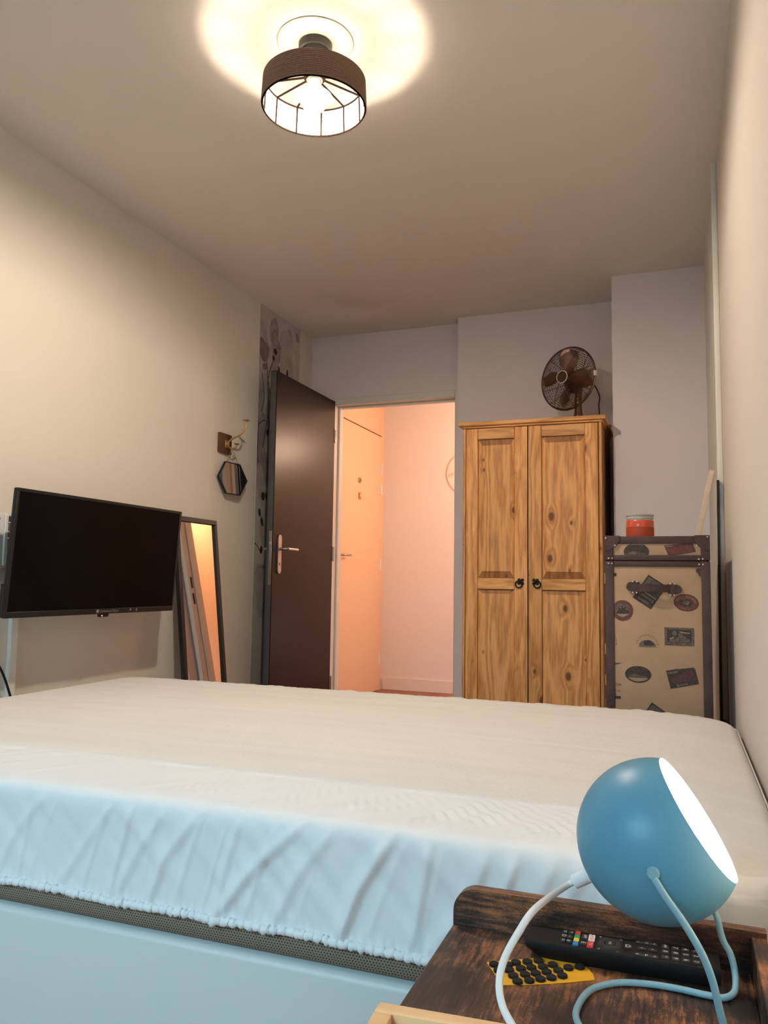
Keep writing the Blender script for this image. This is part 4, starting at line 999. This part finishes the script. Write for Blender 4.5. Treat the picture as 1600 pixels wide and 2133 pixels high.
b = B(); b.lathe(prin, 56, mz); b.build('white_lining', 'lamp_white', bl_)
b = B(); b.lathe([(.016, -.078), (.016, -.045), (.013, -.04), (0, -.04)], 20, mz); b.build('socket', 'white_plastic', bl_)
b = B(); b.lathe([(0, .040), (.018, .037), (.029, .026), (.032, .008), (.025, -.012), (.014, -.03), (.013, -.04), (0, -.04)], 28, mz); lab(b.build('bulb', 'bulb_bed', bl_), 'glowing bulb inside the globe')
# wire stand: one bent rod from pivot to pivot
zf = NZ+.0042
path = [(-.027, .8335, .644), (-.016, .832, .628), (.000, .833, .606), (.015, .836, .580), (.024, .840, .555), (.031, .846, .522), (.037, .853, .497), (.036, .856, NZ+.010), (.026, .850, zf), (.0, .832, zf), (-.045, .822, zf), (-.085, .832, zf), (-.104, .862, zf), (-.106, .893, zf), (-.097, .930, zf), (-.074, .955, zf),
        (-.045, .966, zf), (-.012, .969, zf), (.022, .966, zf), (.040, .968, zf), (.050, .982, NZ+.006), (.052, .998, NZ+.016), (.048, 1.003, NZ+.035), (.040, 1.005, .530), (.032, 1.006, .560), (.012, 1.008, .60), (-.012, 1.008, .640), (-.026, 1.007, .650)]
b = B(); b.tube(bez(path, 6), .0036, 10); b.build('wire_stand', 'lamp_wire', bl_, angle=60)
for sy, yy in ((-1, .8375), (1, 1.0025)):
    b = B(); b.lathe([(0, -.006), (.0062, -.006), (.0062, .004), (.005, .0055), (0, .0055)], 18, Matrix.Translation((-.0275, yy, .6475)) @ Matrix.Rotation(PI/2*(-sy), 4, 'X')); b.build('pivot', 'lamp_wire', bl_)
cd0 = BC-nrm*(BR-.002); cd1 = BC-nrm*(BR+.021)
b = B(); b.tube([cd0, BC-nrm*(BR+.003), BC-nrm*(BR+.004), cd1], [.0095, .0095, .0085, .0075], 14); b.build('cord_grip', 'white_plastic', bl_)
cpath = [tuple(cd1+nrm*.004), tuple(cd1-nrm*.012), (-.140, .83, .600), (-.152, .80, .586), (-.162, .78, .567), (-.1625, .762, .553), (-.156, .748, .541), (-.142, .735, .530), (-.118, .71, .518), (-.09, .66, .511), (-.075, .60, .508), (-.07, .570, .49), (-.07, .56, .40), (-.07, .56, .10), (-.06, .54, .006), (.0, .45, .005)]
b = B(); b.tube(bez(cpath, 8), .0036, 10); b.build('cord', 'white_plastic', bl_, angle=60)

# ------------------------------------------------------------------ remote control
rm = thing('remote_control', 'long black television remote lying on the bedside table', 'remote control', (-.071, 1.013, NZ), math.radians(1.0))
RL, RW, RH = .216, .049, .021
def rbm(bb, name, m, par=rm, **k): return bb.build(name, m, par, world=False, **k)
b = B(); secs = []
for i in range(13):
    t = i/12; x = -RL/2+RL*t; wd_ = RW*(1.0 if .04 < t < .96 else .94)/2; zb = .0 + (.010*(1-t/.14)**2 if t < .14 else (.003*((t-.92)/.08)**2 if t > .92 else 0)); zt = RH-.0012*(1-t)
    secs.append([(x, -wd_*.80, zb), (x, wd_*.80, zb), (x, wd_, zb+(zt-zb)*.45), (x, wd_*.985, zt-.002), (x, wd_*.95, zt), (x, -wd_*.95, zt), (x, -wd_*.985, zt-.002), (x, -wd_, zb+(zt-zb)*.45)])
vs = [p for s in secs for p in s]; fs = []
for i in range(12):
    for k in range(8): fs.append((8*i+k, 8*i+(k+1) % 8, 8*i+8+(k+1) % 8, 8*i+8+k))
fs += [tuple(range(8)), tuple(reversed(range(96, 104)))]
b.verts(vs, fs); rbm(b, 'housing', 'remote_plastic')
def ux(px): return -RL/2+RL*((px-230)/1135.0)
ZR = RH-.0012
def btn(px, v, wx, wy, m, txt=None, ts=.004, tm='print_white', rot=-PI/2, name='button', rad=.0012):
    q = B(); q.prism([(ux(px)+x, v+y) for x, y in rrect(-wx/2, -wy/2, wx/2, wy/2, min(rad, wx/2.1, wy/2.1), 3)], .0018, Matrix.Translation((0, 0, ZR)))
    mats = [m]
    if txt:
        mats.append(tm); q.mi = 1; q.text(txt, ts, Matrix.Translation((ux(px), v, ZR+.0022)) @ Matrix.Rotation(rot, 4, 'Z'))
    rbm(q, name, mats, smooth=False)
for px, ts in ((452, ('≡', 'D', '=')), (489, ('▲', '-', '■'))):
    for v, t in zip((.0135, .0015, -.0105), ts):
        t = {'≡': '=', '▲': '^', '■': 'o'}.get(t, t); btn(px, v, .006, .0085, 'btn', t, .0075)
for v, c in zip((.0165, .0065, -.0035, -.0135), ('red', 'green', 'yellow', 'blue')): btn(531, v, .0062, .0092, 'b_'+c, rad=.0006)
btn(579, .008, .008, .014, 'btn', 'APP', .0052); btn(576, -.0095, .008, .010, 'btn', 'E', .0075)
btn(620, .008, .0072, .0180, 'b_white', 'NETFLIX', .0044, 'b_red'); btn(618, -.0105, .0072, .0160, 'b_red', 'TV', .0065)
q = B(); q.prism([(ux(733)+x, y) for x, y in rrect(-.0145, -.0195, .0145, .0195, .002, 3)], .0008, Matrix.Translation((0, 0, ZR))); rbm(q, 'pad_plate', 'black_plastic')
q = B(); q.lathe([(.0065, .0008), (.0072, .0024), (.0125, .0024), (.0135, .0008)], 28, Matrix.Translation((ux(733), 0, ZR)) ); rbm(q, 'pad_ring', 'btn')
q = B(); q.lathe([(0, .0022), (.0052, .0022), (.006, .0008)], 20, Matrix.Translation((ux(733), 0, ZR))); q.mi = 1; q.text('OK', .0045, Matrix.Translation((ux(733), 0, ZR+.0025)) @ Matrix.Rotation(-PI/2, 4, 'Z')); rbm(q, 'ok_button', ['btn', 'print_white'])
q = B()
for dx, v, t in ((-.012, .016, '+'), (.0115, .0165, '=' ), (-.012, -.0165, '='), (.011, -.017, '...')): q.text(t, .006, Matrix.Translation((ux(733)+dx, v, ZR+.001)) @ Matrix.Rotation(-PI/2, 4, 'Z'))
rbm(q, 'pad_print', 'print_white', smooth=False)
btn(842, 0, .0085, .0115, 'btn', 'D', .0095, rot=0, rad=.003)
btn(950, .0165, .026, .0062, 'btn', None); btn(950, -.0165, .026, .0070, 'btn', None)
q = B()
for dx, v, t in ((-.0098, .0165, '-'), (0, .0165, '='), (.0085, .0165, '+'), (-.0098, -.0165, '<'), (0, -.0165, 'P'), (.0095, -.0165, '>')): q.text(t, .0068, Matrix.Translation((ux(950)+dx, v, ZR+.0021)))
rbm(q, 'rocker_print', 'print_white', smooth=False)
btn(922, .001, .010, .0065, 'btn', '<', .006, rot=0); btn(985, .001, .010, .0065, 'btn', '>', .006, rot=0)
for px, ts in ((1058, ('FAV', '0', '*')), (1117, ('7', '8', '9')), (1175, ('4', '5', '6')), (1234, ('1', '2', '3'))):
    for v, t in zip((.0155, .002, -.0125), ts): btn(px, v, .0085, .0092, 'btn', t, .0072 if len(t) == 1 else .0045)

# ------------------------------------------------------------------ sheet of felt pads
pd = thing('felt_pad_sheet', 'torn yellow sheet of round dark felt pads beside the remote', 'felt pads', (-.15, .955, NZ))
out = [(-.219, .956), (-.204, .932), (-.190, .911), (-.165, .922), (-.140, .935), (-.117, .948), (-.096, .962), (-.099, .974), (-.106, .986), (-.113, .994), (-.122, 1.000), (-.133, 1.0005), (-.144, .9995), (-.156, .994), (-.170, .987), (-.195, .971)]
b = B(); b.prism(out, .0006, Matrix.Translation((0, 0, NZ+.0004))); b.build('backing', 'yellow_paper', pd, smooth=False)
pads = [(-.209, .951), (-.201, .939), (-.19, .944), (-.183, .933), (-.176, .922), (-.194, .956), (-.186, .965), (-.178, .953), (-.171, .941), (-.164, .929), (-.174, .972), (-.167, .960), (-.16, .948), (-.153, .937), (-.162, .980), (-.155, .967), (-.149, .956), (-.142, .945), (-.145, .976), (-.137, .965), (-.131, .954), (-.127, .976), (-.115, .983)]
pm = None
for x, y in pads:
    if pm is None:
        b = B(); b.lathe([(0, 0), (.0056, 0), (.0059, .0006), (.0058, .0026), (.0052, .0032), (0, .0032)], 20); o = b.build('pad', 'felt', pd, world=False); pm = o.data
    else:
        o = bpy.data.objects.new('pad', pm); COL.objects.link(o); o.parent = pd
    o.location = (x+.15, y-.955, .001)

# ------------------------------------------------------------------ wooden picture frame at the front of the table
pf = thing('picture_frame', 'pale wooden picture frame lying on the bedside table', 'picture frame', (-.291, .789, NZ), math.radians(3.8))
FW_, FH_, fw = .235, .185, .0185
b = B()
for a, c in (((0, -fw), (FW_, 0)), ((0, -FH_), (FW_, -FH_+fw)), ((0, -FH_+fw), (fw, -fw)), ((FW_-fw, -FH_+fw), (FW_, -fw))): b.box((a[0], a[1], .0005), (c[0], c[1], .0215), .0012, 2)
b.build('frame', 'pale_wood', pf, world=False)
b = B(); b.box((fw-.001, -FH_+fw-.001, .004), (FW_-fw+.001, -fw+.001, .012)); pp = b.build('print', 'paper', pf, world=False, smooth=False)
b = B(); b.text('11', .011, Matrix.Translation((.040, -.032, .0124)) @ Matrix.Rotation(-.1, 4, 'Z')); b.prism(rc(.0012, .016), .0003, Matrix.Translation((.055, -.033, .0121)))
b.prism(rrect(-.017, -.011, .017, .011, .004, 4), .0003, Matrix.Translation((.080, -.036, .0121))); b.build('lettering', 'paper_dark', pp, world=False, smooth=False)
